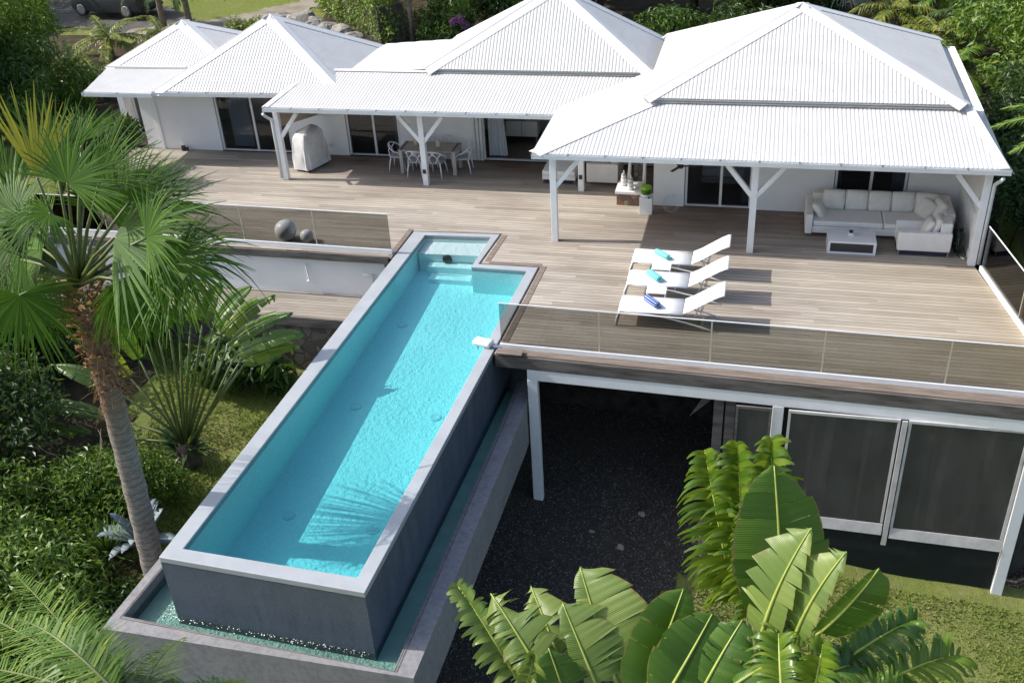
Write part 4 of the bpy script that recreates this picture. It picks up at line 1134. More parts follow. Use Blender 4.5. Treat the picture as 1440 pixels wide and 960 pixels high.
b.f.append(tuple(nz * nx + k for k in range(nx)))
b.build('cloth_cover', MAT['cover'], gr, True, local=True)
for sx in (-.42, .42):
    for sy in (-.2, .2):
        b = MB(); b.tube([(sx - .02, sy, .06), (sx + .02, sy, .06)], .058, 14); b.build('caster', MAT['rubber'], gr, local=True)

# ---- living-room furniture glimpsed inside
sb = thing('sideboard', 'white low sideboard in the dim living room', 'sideboard', (-7.3, 30.2, 0))
b = MB(); b.box(-7.82, -6.80, 30.1, 30.5, .17, .66); b.build('cabinet', MAT['white_plastic'], sb, bevel=.006)
b = MB()
for x in (-7.8, -6.86): b.box(x, x + .04, 30.12, 30.48, .015, .17)
b.build('leg_frame', MAT['chrome'], sb)
b = MB(); b.box(-7.315, -7.305, 30.094, 30.099, .19, .64); b.build('door_gap', MAT['black'], sb)
vs_ = thing('bowl', 'small pale bowl on the living room sideboard', 'bowl', (-7.2, 30.25, .66))
b = MB(); b.lathe((-7.2, 30.25, .662), [(.05, 0), (.10, .04), (.13, .09), (.12, .09), (.09, .05)], 16); b.build('bowl_body', MAT['wax'], vs_, True)
bd_ = thing('bed', 'pale bed dimly visible behind the sliding door of the right pavilion', 'bed', (-.6, 28, 0))
b = MB(); b.box(-1.5, .4, 27.0, 29.0, .16, .34); b.build('base', MAT['taupe'], bd_, bevel=.02)
b = MB(); b.box(-1.48, .38, 27.02, 28.98, .345, .56); b.build('mattress', MAT['white_plastic'], bd_, bevel=.06, seg=3)
b = MB(); b.box(-1.55, .45, 29.01, 29.12, .02, 1.1); b.build('headboard', MAT['beige'], bd_, bevel=.02)
for x in (-1.0, -.1):
    b = MB(); b.pillow((x, 28.7, .64), .7, .45, .16); b.build('bed_pillow', MAT['cushion'], bd_, True)
# daybed and sofa under the junction of the verandas
db = thing('lounge_chair', 'cream low lounge chair on a steel sled base left of the inner veranda post', 'lounge chair', (-5.5, 27.2, 0))
b = MB(); b.box(-5.98, -5.02, 26.85, 27.75, .13, .26); b.build('base', MAT['leatherette'], db, bevel=.015)
b = MB(); b.box(-5.98, -5.02, 26.83, 27.74, .264, .40); b.build('seat_cushion', MAT['leatherette'], db, bevel=.035, seg=3)
b = MB(); b.box(-5.98, -5.02, 27.76, 27.95, .13, .74); b.build('backrest', MAT['leatherette'], db, bevel=.03)
b = MB(); b.box(-5.94, -5.06, 26.90, 27.8, .035, .128); b.build('plinth', MAT['navy'], db)
b = MB(); b.box(-5.97, -5.03, 26.84, 26.88, .004, .032); b.box(-5.97, -5.94, 26.84, 26.88, .033, .128); b.box(-5.06, -5.03, 26.84, 26.88, .033, .128); b.build('sled_leg', MAT['chrome'], db)
s2 = thing('sofa', 'cream sofa seen end on right of the inner veranda post', 'sofa', (-4.2, 27.3, 0))
b = MB(); b.box(-4.70, -3.80, 26.86, 27.0, .10, .66); b.build('armrest', MAT['leatherette'], s2, bevel=.02)
b = MB(); b.box(-4.70, -3.80, 27.01, 28.25, .10, .27); b.build('base', MAT['leatherette'], s2, bevel=.015)
b = MB(); b.box(-4.70, -4.03, 27.01, 28.25, .275, .43); b.build('seat_cushion', MAT['leatherette'], s2, bevel=.035)
b = MB(); b.box(-4.02, -3.80, 27.01, 28.25, .275, .72); b.build('backrest', MAT['leatherette'], s2, bevel=.03)
for y in (27.4, 27.95):
    b = MB(); b.pillow((-4.16, y, .62), .5, .48, .16, rot=R3(0, rad(-72), 0)); b.build('back_cushion', MAT['cushion'], s2, True)
# ---- stone bench with ornaments
be = thing('stone_bench', 'low stone faced block with a white slab top at the corner of the house', 'bench', (-3.35, 25.9, 0))
b = MB(); b.box(-3.66, -3.04, 25.62, 26.28, .002, .34); b.build('stone_base', MAT['benchstone'], be)
b = MB(); b.box(-3.70, -3.00, 25.57, 26.32, .342, .42); b.build('slab_top', MAT['white_plastic'], be, bevel=.008)
def ornament(label, x, y, s):
    t = thing('ceramic_bottle', label, 'ornament', (x, y, .422), 0, 'ringed ceramic bottles on the stone bench')
    prof = [(.05, 0), (.085, .02), (.09, .08), (.07, .11), (.082, .14), (.08, .20), (.06, .225), (.07, .25), (.062, .30), (.035, .33), (.022, .36), (.026, .40), (.012, .43)]
    b = MB(); b.lathe((0, 0, .002), [(r * s, z * s) for r, z in prof], 18); b.build('bottle_body', MAT['white_plastic'], t, True, local=True)
    for z in (.11, .225, .315):
        b = MB(); b.lathe((0, 0, z * s - .012), [(.072 * s, 0), (.078 * s, .012), (.07 * s, .024)], 18); b.build('grey_ring', MAT['ringgrey'], t, True, local=True)
ornament('ringed white ceramic bottle at the far left of the bench slab', -3.52, 26.02, 1.0)
ornament('ringed white ceramic bottle at the middle of the bench slab, nearer the deck edge', -3.30, 25.74, 1.0)
dish = thing('shell_dish', 'small white shell dish on the bench slab', 'dish', (-3.12, 25.85, .423))
b = MB(); b.lathe((-3.12, 25.85, .424), [(.03, 0), (.07, .02), (.085, .045), (.07, .04), (.04, .02)], 14); b.build('dish_body', MAT['white_plastic'], dish, True)
def stick(label, x, y, h, lean):
    t = thing('floor_candlestick', label, 'candlestick', (x, y, 0), 0, 'tall white candlesticks behind the bench')
    b = MB(); b.tube([(0, 0, .03), (0, 0, .3), (lean, .02, h)], [.06, .05, .028], 12); b.build('shaft', MAT['white_plastic'], t, True, local=True)
    b = MB(); b.lathe((0, 0, .002), [(.10, 0), (.10, .02), (.06, .04)], 16); b.build('foot', MAT['white_plastic'], t, True, local=True)
stick('thick tall white candlestick behind the bench, towards the sofa', -3.46, 26.65, 1.9, .08)
stick('thin tall white candlestick behind the bench, towards the house corner', -3.02, 26.5, 1.9, .03)
sp = thing('stone_pillar', 'rough grey stone pillar between the white candlesticks', 'pillar', (-3.2, 26.8, 0))
b = MB(); b.box(-3.34, -3.06, 26.72, 27.0, .002, 2.5); b.build('pillar_shaft', MAT['rubble'], sp, bevel=.02)
# ---- drink dispenser on a white pedestal
pd = thing('pedestal', 'white cube pedestal against the veranda corner', 'pedestal', (-2.8, 25.2, 0))
b = MB(); b.box(-2.98, -2.64, 25.08, 25.42, .002, .47); b.build('cube_body', MAT['white_plastic'], pd, bevel=.008)
dd = thing('drink_dispenser', 'round glass drink dispenser with lime green top on the white pedestal', 'dispenser', (-2.82, 25.24, .47))
b = MB(); b.lathe((-2.82, 25.24, .472), [(.12, 0), (.13, .01), (.13, .06), (.12, .07)], 22); b.build('stand', MAT['white_plastic'], dd, True)
b = MB(); b.lathe((-2.82, 25.24, .543), [(.125, 0), (.135, .03), (.135, .12), (.13, .135)], 22); b.build('glass_bowl', MAT['limeglass'], dd, True)
b = MB(); b.lathe((-2.82, 25.24, .545), [(.118, 0), (.122, .06)], 22); b.build('green_filling', MAT['limegreen'], dd, True)
b = MB(); b.lathe((-2.82, 25.24, .681), [(.14, 0), (.15, .03), (.14, .07), (.09, .095), (.02, .10)], 22); b.build('lid', MAT['limegreen'], dd, True)
b = MB(); b.tube([(-2.74, 25.12, .50), (-2.73, 25.07, .50), (-2.73, 25.07, .47)], .016, 8); b.build('tap', MAT['black'], dd, True)
gl = thing('glass_globe', 'large empty clear glass globe on the deck by the villa wall', 'globe', (-2.16, 25.36, 0))
b = MB(); b.lathe((-2.16, 25.36, .004), [(.08, 0), (.15, .04), (.205, .12), (.225, .22), (.205, .32), (.15, .40), (.10, .43), (.105, .445)], 28); b.build('globe_shell', MAT['clearglass'], gl, True)
# ---- ceiling fan
fp_ = at(957, 233.5, 23.75)
cf = thing('ceiling_fan', 'dark ceiling fan under the right veranda roof', 'ceiling fan', fp_)
b = MB(); b.tube([fp_, (fp_.x, fp_.y, 2.55)], .014, 8); b.build('rod', MAT['trim'], cf, True)
b = MB(); b.lathe((fp_.x, fp_.y, fp_.z - .06), [(.04, 0), (.08, .03), (.08, .08), (.04, .11)], 18); b.build('motor', MAT['black'], cf, True)
for k in range(3):
    a = rad(4 + 120 * k); d = Vector((math.cos(a), math.sin(a), 0)); p = fp_.copy()
    b = MB(); b.beam(p + d * .07, p + d * .42, .09, .012, (0, .12, 1)); b.build('blade', MAT['black'], cf)
# ---- spheres, pool gadget, board, speaker
for lab, x, y, r in (('big pearly grey ball on the deck behind the left glass railing', -11.98, 22.42, .285), ('small pearly grey ball next to the big one', -11.38, 22.38, .175)):
    b = MB(); b.lathe((x, y, r + .002), [(max(.004, r * math.sin(math.pi * i / 18)), -r * math.cos(math.pi * i / 18)) for i in range(19)], 32)
    o = b.build('decorative_ball', MAT['ballgrey'], None, True); tag(o, lab, 'ball', 'grey balls on the deck')
pa = thing('pool_alarm', 'small white pool alarm unit clamped over the right pool rim', 'pool alarm', (-5.42, 18.0, .02))
b = MB(); b.pillow((-5.46, 18.02, .085), .42, .24, .13, puff=.35, rot=R3(0, 0, rad(-14))); b.build('housing', MAT['white_plastic'], pa, True)
b = MB(); b.beam((-5.32, 18.0, .045), (-5.05, 17.93, .045), .09, .04); b.build('mounting_arm', MAT['chrome'], pa)
b = MB(); b.tube([(-5.60, 18.05, .04), (-5.60, 18.05, -.12)], .02, 8); b.build('sensor_tube', MAT['white_plastic'], pa)
wb = thing('wooden_board', 'short brown wooden board lying at the railing corner next to the pool', 'board', (-4.8, 17.7, .03))
b = MB(); b.box(-5.08, -4.52, 17.60, 17.82, .075, .105); b.build('plank', MAT['brownwood'], wb)
b = MB(); b.box(-5.04, -4.6, 17.64, 17.78, .030, .0745); b.build('black_bracket', MAT['black'], wb)
gs = thing('garden_speaker', 'tiny black speaker standing at the foot of the left villa wall', 'speaker', (-18.2, 28.3, 0))
b = MB(); b.box(-18.27, -18.16, 28.26, 28.36, .002, .17); b.box(-18.13, -18.05, 28.27, 28.35, .002, .12); b.build('speaker_body', MAT['black'], gs, bevel=.01)
# ---- parked car
car = thing('parked_car', 'dark grey compact car parked on the shaded driveway', 'car', (-31.2, 45.6, .0), rad(172))
car.scale = (1.08, 1.08, 1.08)
def loft(secs):
    b = MB(); n = len(secs[0]); vs = [p for s in secs for p in s]
    fs = []
    for i in range(len(secs) - 1):
        for k in range(n): fs.append((i*n + k, i*n + (k+1) % n, (i+1)*n + (k+1) % n, (i+1)*n + k))
    fs += [tuple(range(n - 1, -1, -1)), tuple((len(secs)-1)*n + k for k in range(n))]
    b.add(vs, fs); return b
def sec(x, w, z0, z1, r=.1): return [(x, -w + r*.4, z0), (x, w - r*.4, z0), (x, w, z0 + r), (x, w, z1 - r*1.4), (x, w - r, z1), (x, -w + r, z1), (x, -w, z1 - r*1.4), (x, -w, z0 + r)]
b = loft([sec(-1.98, .70, .42, .86), sec(-1.88, .84, .30, .98), sec(-1.3, .89, .24, 1.02), (sec(0, .90, .22, 1.0)), sec(1.0, .89, .22, .98), sec(1.6, .86, .24, .92), sec(1.9, .78, .28, .80), sec(1.98, .66, .34, .68)])
bd = b.build('body', MAT['carpaint'], car, True, local=True, bevel=.03)
b = loft([sec(-1.80, .60, .96, 1.12, .06), sec(-1.55, .68, .96, 1.50, .08), sec(-.2, .70, .96, 1.56, .08), sec(.55, .66, .96, 1.50, .08), sec(1.05, .70, .94, 1.02, .03)])
b.build('cabin_glass', MAT['carglass'], car, True, local=True)
b = loft([sec(-1.62, .64, 1.485, 1.53, .02), sec(-1.0, .66, 1.52, 1.585, .02), sec(.2, .66, 1.52, 1.585, .02), sec(.58, .62, 1.47, 1.52, .02)]); b.build('roof_panel', MAT['carpaint'], car, True, local=True)
for x in (-1.22, 1.28):
    for y in (-.84, .84):
        s = 1 if y > 0 else -1
        b = MB(); b.tube([(x, y - s*.12, .33), (x, y + s*.06, .33)], .33, 24); wv = b.build('wheel', MAT['rubber'], car, False, local=True, bevel=.03)
        b = MB(); b.tube([(x, y + s*.061, .33), (x, y + s*.075, .33)], [.225, .20], 20)
        for k in range(5):
            a = 2 * math.pi * k / 5; b.beam((x + .05*math.cos(a), y + s*.08, .33 + .05*math.sin(a)), (x + .2*math.cos(a), y + s*.078, .33 + .2*math.sin(a)), .05, .02, (0, 1, 0))
        b.build('rim', MAT['alloy'], wv, local=True)
for y in (-.66, .66):
    b = MB(); b.box(-1.97, -1.90, y - .09, y + .09, .70, .92); b.build('tail_light', MAT['redlens'], car, local=True, bevel=.02)
b = MB(); b.box(-1.995, -1.975, -.25, .25, .56, .67); b.build('number_plate', MAT['plate'], car, local=True)
b = MB(); b.box(-1.99, -1.6, -.80, .80, .28, .42); b.build('rear_bumper', MAT['black'], car, local=True, bevel=.04)
for y in (-.99, .99):
    b = MB(); b.box(.72, .85, y - .1, y + .1, 1.0, 1.12); b.build('side_mirror', MAT['carpaint'], car, local=True, bevel=.03)
# ---- boulders along the drive
rb = random.Random(12)
def boulder(label, x, y, s, grp):
    t = 18; b = MB(); ph = [rb.uniform(0, 6) for _ in range(8)]; sx, sy, sz = rb.uniform(.85, 1.25), rb.uniform(.7, 1.0), rb.uniform(.6, .85); n = 11
    for i in range(n + 1):
        th = math.pi * i / n
        for k in range(t):
            a = 2 * math.pi * k / t
            d = Vector((math.sin(th) * math.cos(a), math.sin(th) * math.sin(a), math.cos(th)))
            r = 1 + .16 * math.sin(3 * d.x + ph[0]) * math.cos(3.5 * d.y + ph[1]) + .10 * math.sin(6 * d.z + ph[2] + 4 * d.x) + .06 * math.sin(9 * d.y + ph[3]) * math.sin(8 * d.x + ph[4])
            for q in range(4):      # broken facets
                m = Vector((math.cos(ph[q] * 3), math.sin(ph[q] * 3), .5 * math.sin(ph[q + 4]))).normalized(); e = d.dot(m) * r
                if e > .78: r *= .78 / e
            b.v.append((x + s * r * sx * d.x, y + s * r * sy * d.y, gz(x, y) + s * .40 + s * r * sz * d.z))
    for i in range(n):
        for k in range(t): b.f.append(((i+1)*t + k, (i+1)*t + (k+1) % t, i*t + (k+1) % t, i*t + k))
    o = b.build('boulder', MAT['boulder'], None, False); tag(o, label, 'boulder', grp)
bl = ['left end boulder of the row in front of the hedge, small and flat', 'second boulder from the left in the row in front of the hedge', 'third boulder from the left in the row in front of the hedge', 'big pale boulder at the centre of the row by the hedge', 'fifth boulder from the left in the row in front of the hedge', 'sixth boulder from the left in the row in front of the hedge', 'tall dark boulder near the right end of the row by the hedge', 'last boulder on the right of the row by the hedge']
for i, (u, v, s) in enumerate(((378, 27, .34), (397, 28, .42), (416, 30, .5), (430, 33, .62), (447, 38, .55), (463, 44, .5), (480, 50, .6), (495, 57, .45))):
    p = atz(u, v, 0); boulder(bl[i], p.x, p.y, s, 'boulders along the foot of the hedge')
# pale stones on the gravel
for i, (u, v, s, lab) in enumerate(((975, 762, .07, 'pale stone in the sun fringe of the gravel, nearest the big leaves'), (678, 765, .16, 'flat pale stone beside the pool overflow wall'), (872, 775, .09, 'small pale stone in the middle of the dark gravel'), (902, 730, .09, 'pale stone on the gravel near the undercroft corner'), (832, 757, .07, 'little pale stone on the gravel in front of the big paddle leaves'))):
    p = atz(u, v, -4.2); boulder(lab, p.x, p.y, s, 'loose stones on the gravel')
# stone wall and neighbour's building far behind
fw = thing('garden_wall', 'dark rubble garden wall beyond the driveway', 'wall', (-26, 49, 0))
b = MB(); b.slab([(-33, 50.2, -.3), (-18.5, 49.6, -.3), (-18.5, 50.0, -.3), (-33, 50.6, -.3)], (0, 0, 2.2)); b.build('wall_body', MAT['rubble'], fw)
nb = thing('neighbour_house', 'blue grey rendered house corner behind the trees at the top right', 'house', (9.5, 50, 0))
b = MB(); b.box(7.9, 14, 48, 54, -.3, 5.0); b.build('wall', MAT['bluewall'], nb)
b = MB(); b.box(7.6, 14.4, 47.6, 54.4, 5.0, 5.25); b.build('roof', MAT['roof'], nb)
b = MB(); b.box(10.2, 11.6, 47.97, 47.995, 1.0, 2.4); b.build('window', MAT['carglass'], nb)
# ================================================================== VEGETATION
def unit(a): return a / np.maximum(np.linalg.norm(a, axis=-1, keepdims=True), 1e-9)
def leaves(centers, radii, n, size, rng, aspect=.42, up=.5, shell=.55, droop=0., curl=.25):
    """n folded leaf quads scattered through ellipsoidal clumps; returns V, F"""
    centers = np.asarray(centers, float); radii = np.asarray(radii, float)
    if radii.ndim == 1: radii = radii[:, None] * np.array([1, 1, .8])
    wgt = radii.prod(1) ** .67; wgt /= wgt.sum()
    ci = rng.choice(len(centers), n, p=wgt)
    d = unit(rng.normal(size=(n, 3)))
    r = shell + (1 - shell) * rng.random((n, 1)) ** .6
    inner = rng.random((n, 1)) < .22
    r = np.where(inner, rng.random((n, 1)) ** .5 * .8, r) * (1 + .12 * rng.normal(size=(n, 1)))
    p = centers[ci] + d * radii[ci] * r
    nrm = unit(d * .6 + np.array([0, 0, up]) + rng.normal(size=(n, 3)) * .55)
    ax = unit(np.cross(nrm, rng.normal(size=(n, 3)))); ax = unit(ax + d * .4 - np.array([0, 0, droop]))
    nrm = unit(nrm - ax * (nrm * ax).sum(1, keepdims=True))
    sd = np.cross(nrm, ax)
    L = size * (.6 + .8 * rng.random((n, 1))); W = L * aspect
    V = np.stack([p - ax * L * .5, p + sd * W * .5 + nrm * L * curl * .3, p + ax * L * .5 - np.array([0, 0, 1]) * L * curl * .5, p - sd * W * .5 + nrm * L * curl * .3], 1).reshape(-1, 3)
    F = np.arange(n * 4).reshape(n, 4)
    return V, F
def limb_tree(name, label, base, h, spread, n, lsize, mat, seed, clumps=14, bark='darkbark', group=None, cat='tree', flat=.75, low=.35, aspect=.42, droop=0., tr=.16, lean=(0, 0)):
    rng = np.random.default_rng(seed); bx, by, bz = base
    t = thing(name, label, cat, base, 0, group)
    cs = []; rs = []
    tb = MB(); top = Vector((bx + lean[0], by + lean[1], bz + h * .55))
    tb.tube([(bx, by, bz - .3), (bx + lean[0] * .4, by + lean[1] * .4, bz + h * .25), top], [tr, tr * .8, tr * .5], 8)
    for i in range(clumps):
        a = 2.399 * i + rng.uniform(-.4, .4); rr = spread * math.sqrt((i + .5) / clumps) * rng.uniform(.75, 1.0)
        z = bz + h * (low + (1 - low) * rng.uniform(.15, .92) * (1 - .45 * (rr / spread) ** 2))
        c = np.array([bx + lean[0] + rr * math.cos(a), by + lean[1] + rr * math.sin(a), z]); r = spread * rng.uniform(.26, .42)
        cs.append(c); rs.append(r)
        if i % 2 == 0:
            m = (Vector(c) + top) / 2 + Vector((0, 0, -.2 * h * .2)); s0 = Vector((bx + lean[0] * .6, by + lean[1] * .6, bz + h * rng.uniform(.22, .5)))
            tb.tube([s0, m, Vector(c)], [tr * .45, tr * .3, tr * .1], 6)
    tb.build('trunk', MAT[bark], t, True)
    rs = np.array(rs)
    V, F = leaves(cs, rs[:, None] * np.array([1, 1, flat]), n, lsize, rng, aspect, .5, .55, droop)
    npmesh('crown', V, F, MAT[mat], t)
    return t
def shrub(name, label, base, rx, ry, h, n, lsize, mat, seed, group=None, cat='shrub', clumps=9, aspect=.42, twigs=0, droop=0.):
    rng = np.random.default_rng(seed); bx, by, bz = base
    t = thing(name, label, cat, base, 0, group)
    cs = []; rs = []
    for i in range(clumps):
        a = 2.399 * i; q = math.sqrt((i + .5) / clumps) * .75
        z = bz + h * rng.uniform(.25, .75) * (1 - .35 * q)
        cs.append((bx + rx * q * math.cos(a), by + ry * q * math.sin(a), z)); rs.append((rx * rng.uniform(.32, .5), ry * rng.uniform(.32, .5), h * rng.uniform(.22, .36)))
    V, F = leaves(cs, rs, n, lsize, rng, aspect, .55, .5, droop)
    sb_ = MB()
    for i in range(0, clumps, 2): sb_.tube([(bx + rng.uniform(-.1, .1), by + rng.uniform(-.1, .1), bz - .2), ((bx + cs[i][0]) / 2, (by + cs[i][1]) / 2, bz + h * .3), cs[i]], [.05, .035, .012], 6)
    for i in range(twigs // 2):
        a = rng.uniform(0, 6.28); q = rng.uniform(.5, 1.05)
        A_ = Vector((bx + rng.uniform(-.3, .3) * rx, by + rng.uniform(-.3, .3) * ry, bz + h * .25)); B_ = Vector((bx + rx * q * math.cos(a), by + ry * q * math.sin(a), bz + h * rng.uniform(.6, 1.0)))
        pth = []; wob = Vector((rng.normal() * .12, rng.normal() * .12, rng.uniform(.1, .3)))
        for k in range(9):
            t_ = k / 8; pth.append(A_.lerp(B_, t_) + wob * math.sin(math.pi * t_) + Vector((rng.normal() * .018, rng.normal() * .018, rng.normal() * .018)))
        sb_.tube(pth, list(np.linspace(.018, .004, 9)), 5)
    sb_.build('branches', MAT['twig' if twigs else 'darkbark'], t, True)
    npmesh('foliage', V, F, MAT[mat], t)
    return t
def pinnate_frond(base, d, L, rng, nl=46, ll=.55, lw=.035, sag=.45, hang=.5, spread=70):
    """feather palm frond -> (V, F) and the rachis path"""
    d = Vector(d).normalized(); base = Vector(base); side = d.cross(Vector((0, 0, 1)))
    if side.length < .1: side = Vector((1, 0, 0))
    side.normalize(); pts = []
    for i in range(13):
        t = i / 12; pts.append(base + d * L * t + Vector((0, 0, -sag * L * t * t)))
    V = []; F = []
    for i in range(nl):
        t = .12 + .88 * (i + .5) / nl; k = min(int(t * 12), 11); f = t * 12 - k
        p = pts[k].lerp(pts[k + 1], f); tg = (pts[k + 1] - pts[k]).normalized(); upv = side.cross(tg)
        l = ll * (math.sin(math.pi * min(1, .18 + .80 * t)) ** .7) * rng.uniform(.85, 1.1)
        for s in (-1, 1):
            a = rad(spread * (1 - .5 * t) + rng.normal() * 5)
            q = (tg * math.cos(a) + side * s * math.sin(a) + upv * rng.uniform(.0, .28)).normalized()
            dn = Vector((0, 0, -1)) * l * hang * rng.uniform(.5, 1.2)
            wv = (tg - q * tg.dot(q)).normalized() * lw
            n0 = len(V); m = p + q * l * .5 + dn * .22; e = p + q * l * .92 + dn
            V += [p - wv * .5, p + wv * .5, m + wv * .55, m - wv * .55, e + wv * .06, e - wv * .06]
            F += [(n0, n0 + 1, n0 + 2, n0 + 3), (n0 + 3, n0 + 2, n0 + 4, n0 + 5)]
    return V, F, pts
def feather_palm(name, label, base, h, nf, L, mat, seed, group=None, tr=.11, sag=.5, hang=.55, ll=.5, lw=.04, nl=40, bark='bark', each=False, up0=.9, cat='palm tree'):
    rng = np.random.default_rng(seed); t = thing(name, label, cat, base, 0, group)
    bx, by, bz = base; top = Vector((bx + rng.uniform(-.1, .1) * h * .3, by, bz + h))
    b = MB(); b.tube([(bx, by, bz - .3), (bx, by, bz + h * .5), top], [tr * 1.2, tr, tr * .9], 10); b.build('trunk', MAT[bark], t, True)
    Vs = []; Fs = []; rb_ = MB()
    for i in range(nf):
        a = 2.399 * i + rng.uniform(-.2, .2); e = up0 - 1.15 * i / nf
        d = (math.cos(a) * math.cos(e), math.sin(a) * math.cos(e), math.sin(e))
        V, F, pts = pinnate_frond(top, d, L * rng.uniform(.85, 1.08), rng, nl, ll, lw, sag * rng.uniform(.7, 1.2), hang)
        n0 = len(Vs); Vs += V; Fs += [tuple(k + n0 for k in f) for f in F]
        rb_.tube(pts, list(np.linspace(.028, .006, 13)), 5)
    npmesh('crown', [tuple(v) for v in Vs], Fs, MAT[mat], t)
    rb_.build('frond_stalks', MAT['stem'], t, True)
    return t
def fan_mesh(hub, d, nrm, R, rng, spread=110, nseg=44, droop=.25, split=.5, pleat=.12, curlback=0., tipvar=.4):
    """palmate leaf blade: V, F"""
    hub = Vector(hub); d = Vector(d).normalized(); nrm = Vector(nrm); nrm = (nrm - d * nrm.dot(d)).normalized(); s = d.cross(nrm)
    V = []; F = []; st = rad(2 * spread / nseg)
    for i in range(nseg):
        a = rad(-spread) + st * (i + .5); q = d * math.cos(a) + s * math.sin(a); w_ = (-d * math.sin(a) + s * math.cos(a))
        l = R * (.80 + .20 * math.cos(a * .8)) * rng.uniform(1 - tipvar * .5, 1.05)
        cup = nrm * (.18 * R * (1 - math.cos(a * .75)))
        sp = split * rng.uniform(.85, 1.1); bend = droop * (rng.uniform(.4, 1.6) if rng.random() > .14 else rng.uniform(1.8, 3.2)); tw = rng.normal() * .04
        n0 = len(V); rows = [0.02, sp * .5, sp, sp + (1 - sp) * .35, sp + (1 - sp) * .7, 1.0]
        for r in rows:
            hw = math.tan(st / 2) * l * r * 1.04 if r <= sp else math.tan(st / 2) * l * sp * (1 - ((r - sp) / (1 - sp)) ** 1.3) * 1.04 + .003
            fall = max(0, r - sp * .8) / (1 - sp * .8)
            p = hub + q * l * r + cup * (r * r) + Vector((0, 0, -1)) * bend * l * fall ** 2 * .9 + w_ * tw * l * fall
            V += [p - w_ * hw, p + nrm * pleat * hw * 1.6, p + w_ * hw]
        for k in range(len(rows) - 1):
            c = n0 + k * 3
            F += [(c, c + 1, c + 4, c + 3), (c + 1, c + 2, c + 5, c + 4)]
    return V, F
def fan_palm_bg(name, label, base, h, nf, R, mat, seed, group=None):
    rng = np.random.default_rng(seed); t = thing(name, label, 'palm tree', base, 0, group); top = Vector(base) + Vector((0, 0, h))
    b = MB(); b.tube([Vector(base) - Vector((0, 0, .3)), top], [.16, .13], 10); b.build('trunk', MAT['bark'], t, True)
    Vs = []; Fs = []; sb_ = MB()
    for i in range(nf):
        a = 2.399 * i; e = 1.1 - 1.5 * i / nf; d = Vector((math.cos(a) * math.cos(e), math.sin(a) * math.cos(e), math.sin(e)))
        hub = top + d * R * 1.0; sb_.tube([top, hub], [.025, .015], 5)
        nrm = Vector((-math.cos(a) * math.sin(e), -math.sin(a) * math.sin(e), math.cos(e)))
        V, F = fan_mesh(hub, d - Vector((0, 0, .25)), nrm, R, rng, 120, 30, .3)
        n0 = len(Vs); Vs += V; Fs += [tuple(k + n0 for k in f) for f in F]
    npmesh('crown', [tuple(v) for v in Vs], Fs, MAT[mat], t); sb_.build('frond_stalks', MAT['stem'], t, True)
    return t

MAT['lf_hedge'] = mk_leaf('clipped_hedge_leaves', [(.1, (.07, .13, .015)), (.5, (.14, .23, .022)), (.9, (.26, .34, .04))])
# ---------------- foreground fan palm (left)
fp = thing('fan_palm', 'tall fan palm with a ringed leaning trunk beside the near left pool corner', 'palm tree', (-10.72, 12.25, -3.6))
rng = np.random.default_rng(21)
tc = at(108, 388, 12.15)
b = MB(); path = []; rr_ = []; P0 = Vector((-10.74, 12.28, -3.7)); P1 = tc - Vector((0, 0, .75))
for i in range(34):
    t = i / 33; path.append(P0.lerp(P1, t) + Vector((.05 * math.sin(t * 3), 0, 0)))
    rr_.append(.225 - .045 * t + .010 * math.sin(i * 2.3) + (.04 * max(0, t - .80) * 5))
b.tube(path, rr_, 18); b.build('trunk', MAT['palmtrunk'], fp, True)
b = MB()     # leaf bases and fibre round the neck
for i in range(110):
    q = i / 110; a = 2.399 * i; z = tc.z - 2.1 + 2.0 * q; r0 = .17 + .06 * q; d = Vector((math.cos(a), math.sin(a), 0))
    p = Vector((tc.x - .01, tc.y, z)) + d * r0; L = .12 + .38 * q * rng.uniform(.6, 1.3)
    b.beam(p - d * .06, p + d * L * .55 + Vector((0, 0, L * rng.uniform(.0, 1.0))), .08 * rng.uniform(.5, 1.3), .022)
b.build('old_leaf_bases', MAT['fibre'], fp)
b = MB()
for i in range(280):
    a = rng.uniform(0, 6.28); z = rng.uniform(tc.z - 2.4, tc.z - .1); d = Vector((math.cos(a), math.sin(a), 0)); p = Vector((tc.x, tc.y, z)) + d * .19
    e = p + d * rng.uniform(.05, .3) + Vector((rng.uniform(-.1, .1), rng.uniform(-.1, .1), rng.uniform(-.35, .1))); b.tube([p, (p + e) / 2 + Vector((0, 0, .03)), e], [.008, .006, .002], 4, False)
b.build('fibre_beard', MAT['fibre'], fp)
tocam = lambda p: (Vector((0, 0, CH)) - p).normalized()
def fan(hub, tip, face, R=None, spread=112, droop=.25, mat='lf_fan', nseg=54, split=.46, start=None):
    hub = Vector(hub); tip = Vector(tip); R = R or (tip - hub).length
    b = MB(); s0 = start or tc + Vector((0, 0, -.15)); mid = (s0 + hub) / 2 + Vector((0, 0, .10))
    b.tube([s0, s0.lerp(mid, .4), mid, hub], [.05, .04, .028, .018], 6)
    st = b.build('frond', MAT['stem'], fp, True)
    V, F = fan_mesh(hub, tip - hub, face, R, rng, spread, nseg, droop * .62, split)
    npmesh('blade', [tuple(v) for v in V], F, MAT[mat], st)
up = Vector((0, 0, 1))
def fanpx(u, v, y, tu, tv, ty, tilt=(0, 0, .4), R=None, **k):
    y -= 1.3; ty -= 1.3
    h = at(u, v, y); t = at(tu, tv, ty); f = tocam(h) + Vector(tilt); fan(h, t, f, R, **k)
fanpx(95, 258, 12.9, 135, 165, 13.3, (-.5, 0, .2), spread=105, droop=.12, mat='lf_fan')
fanpx(52, 250, 13.2, 45, 112, 13.6, (-.2, 0, .1), spread=34, droop=.03, mat='lf_fanyel', nseg=16, split=.42)
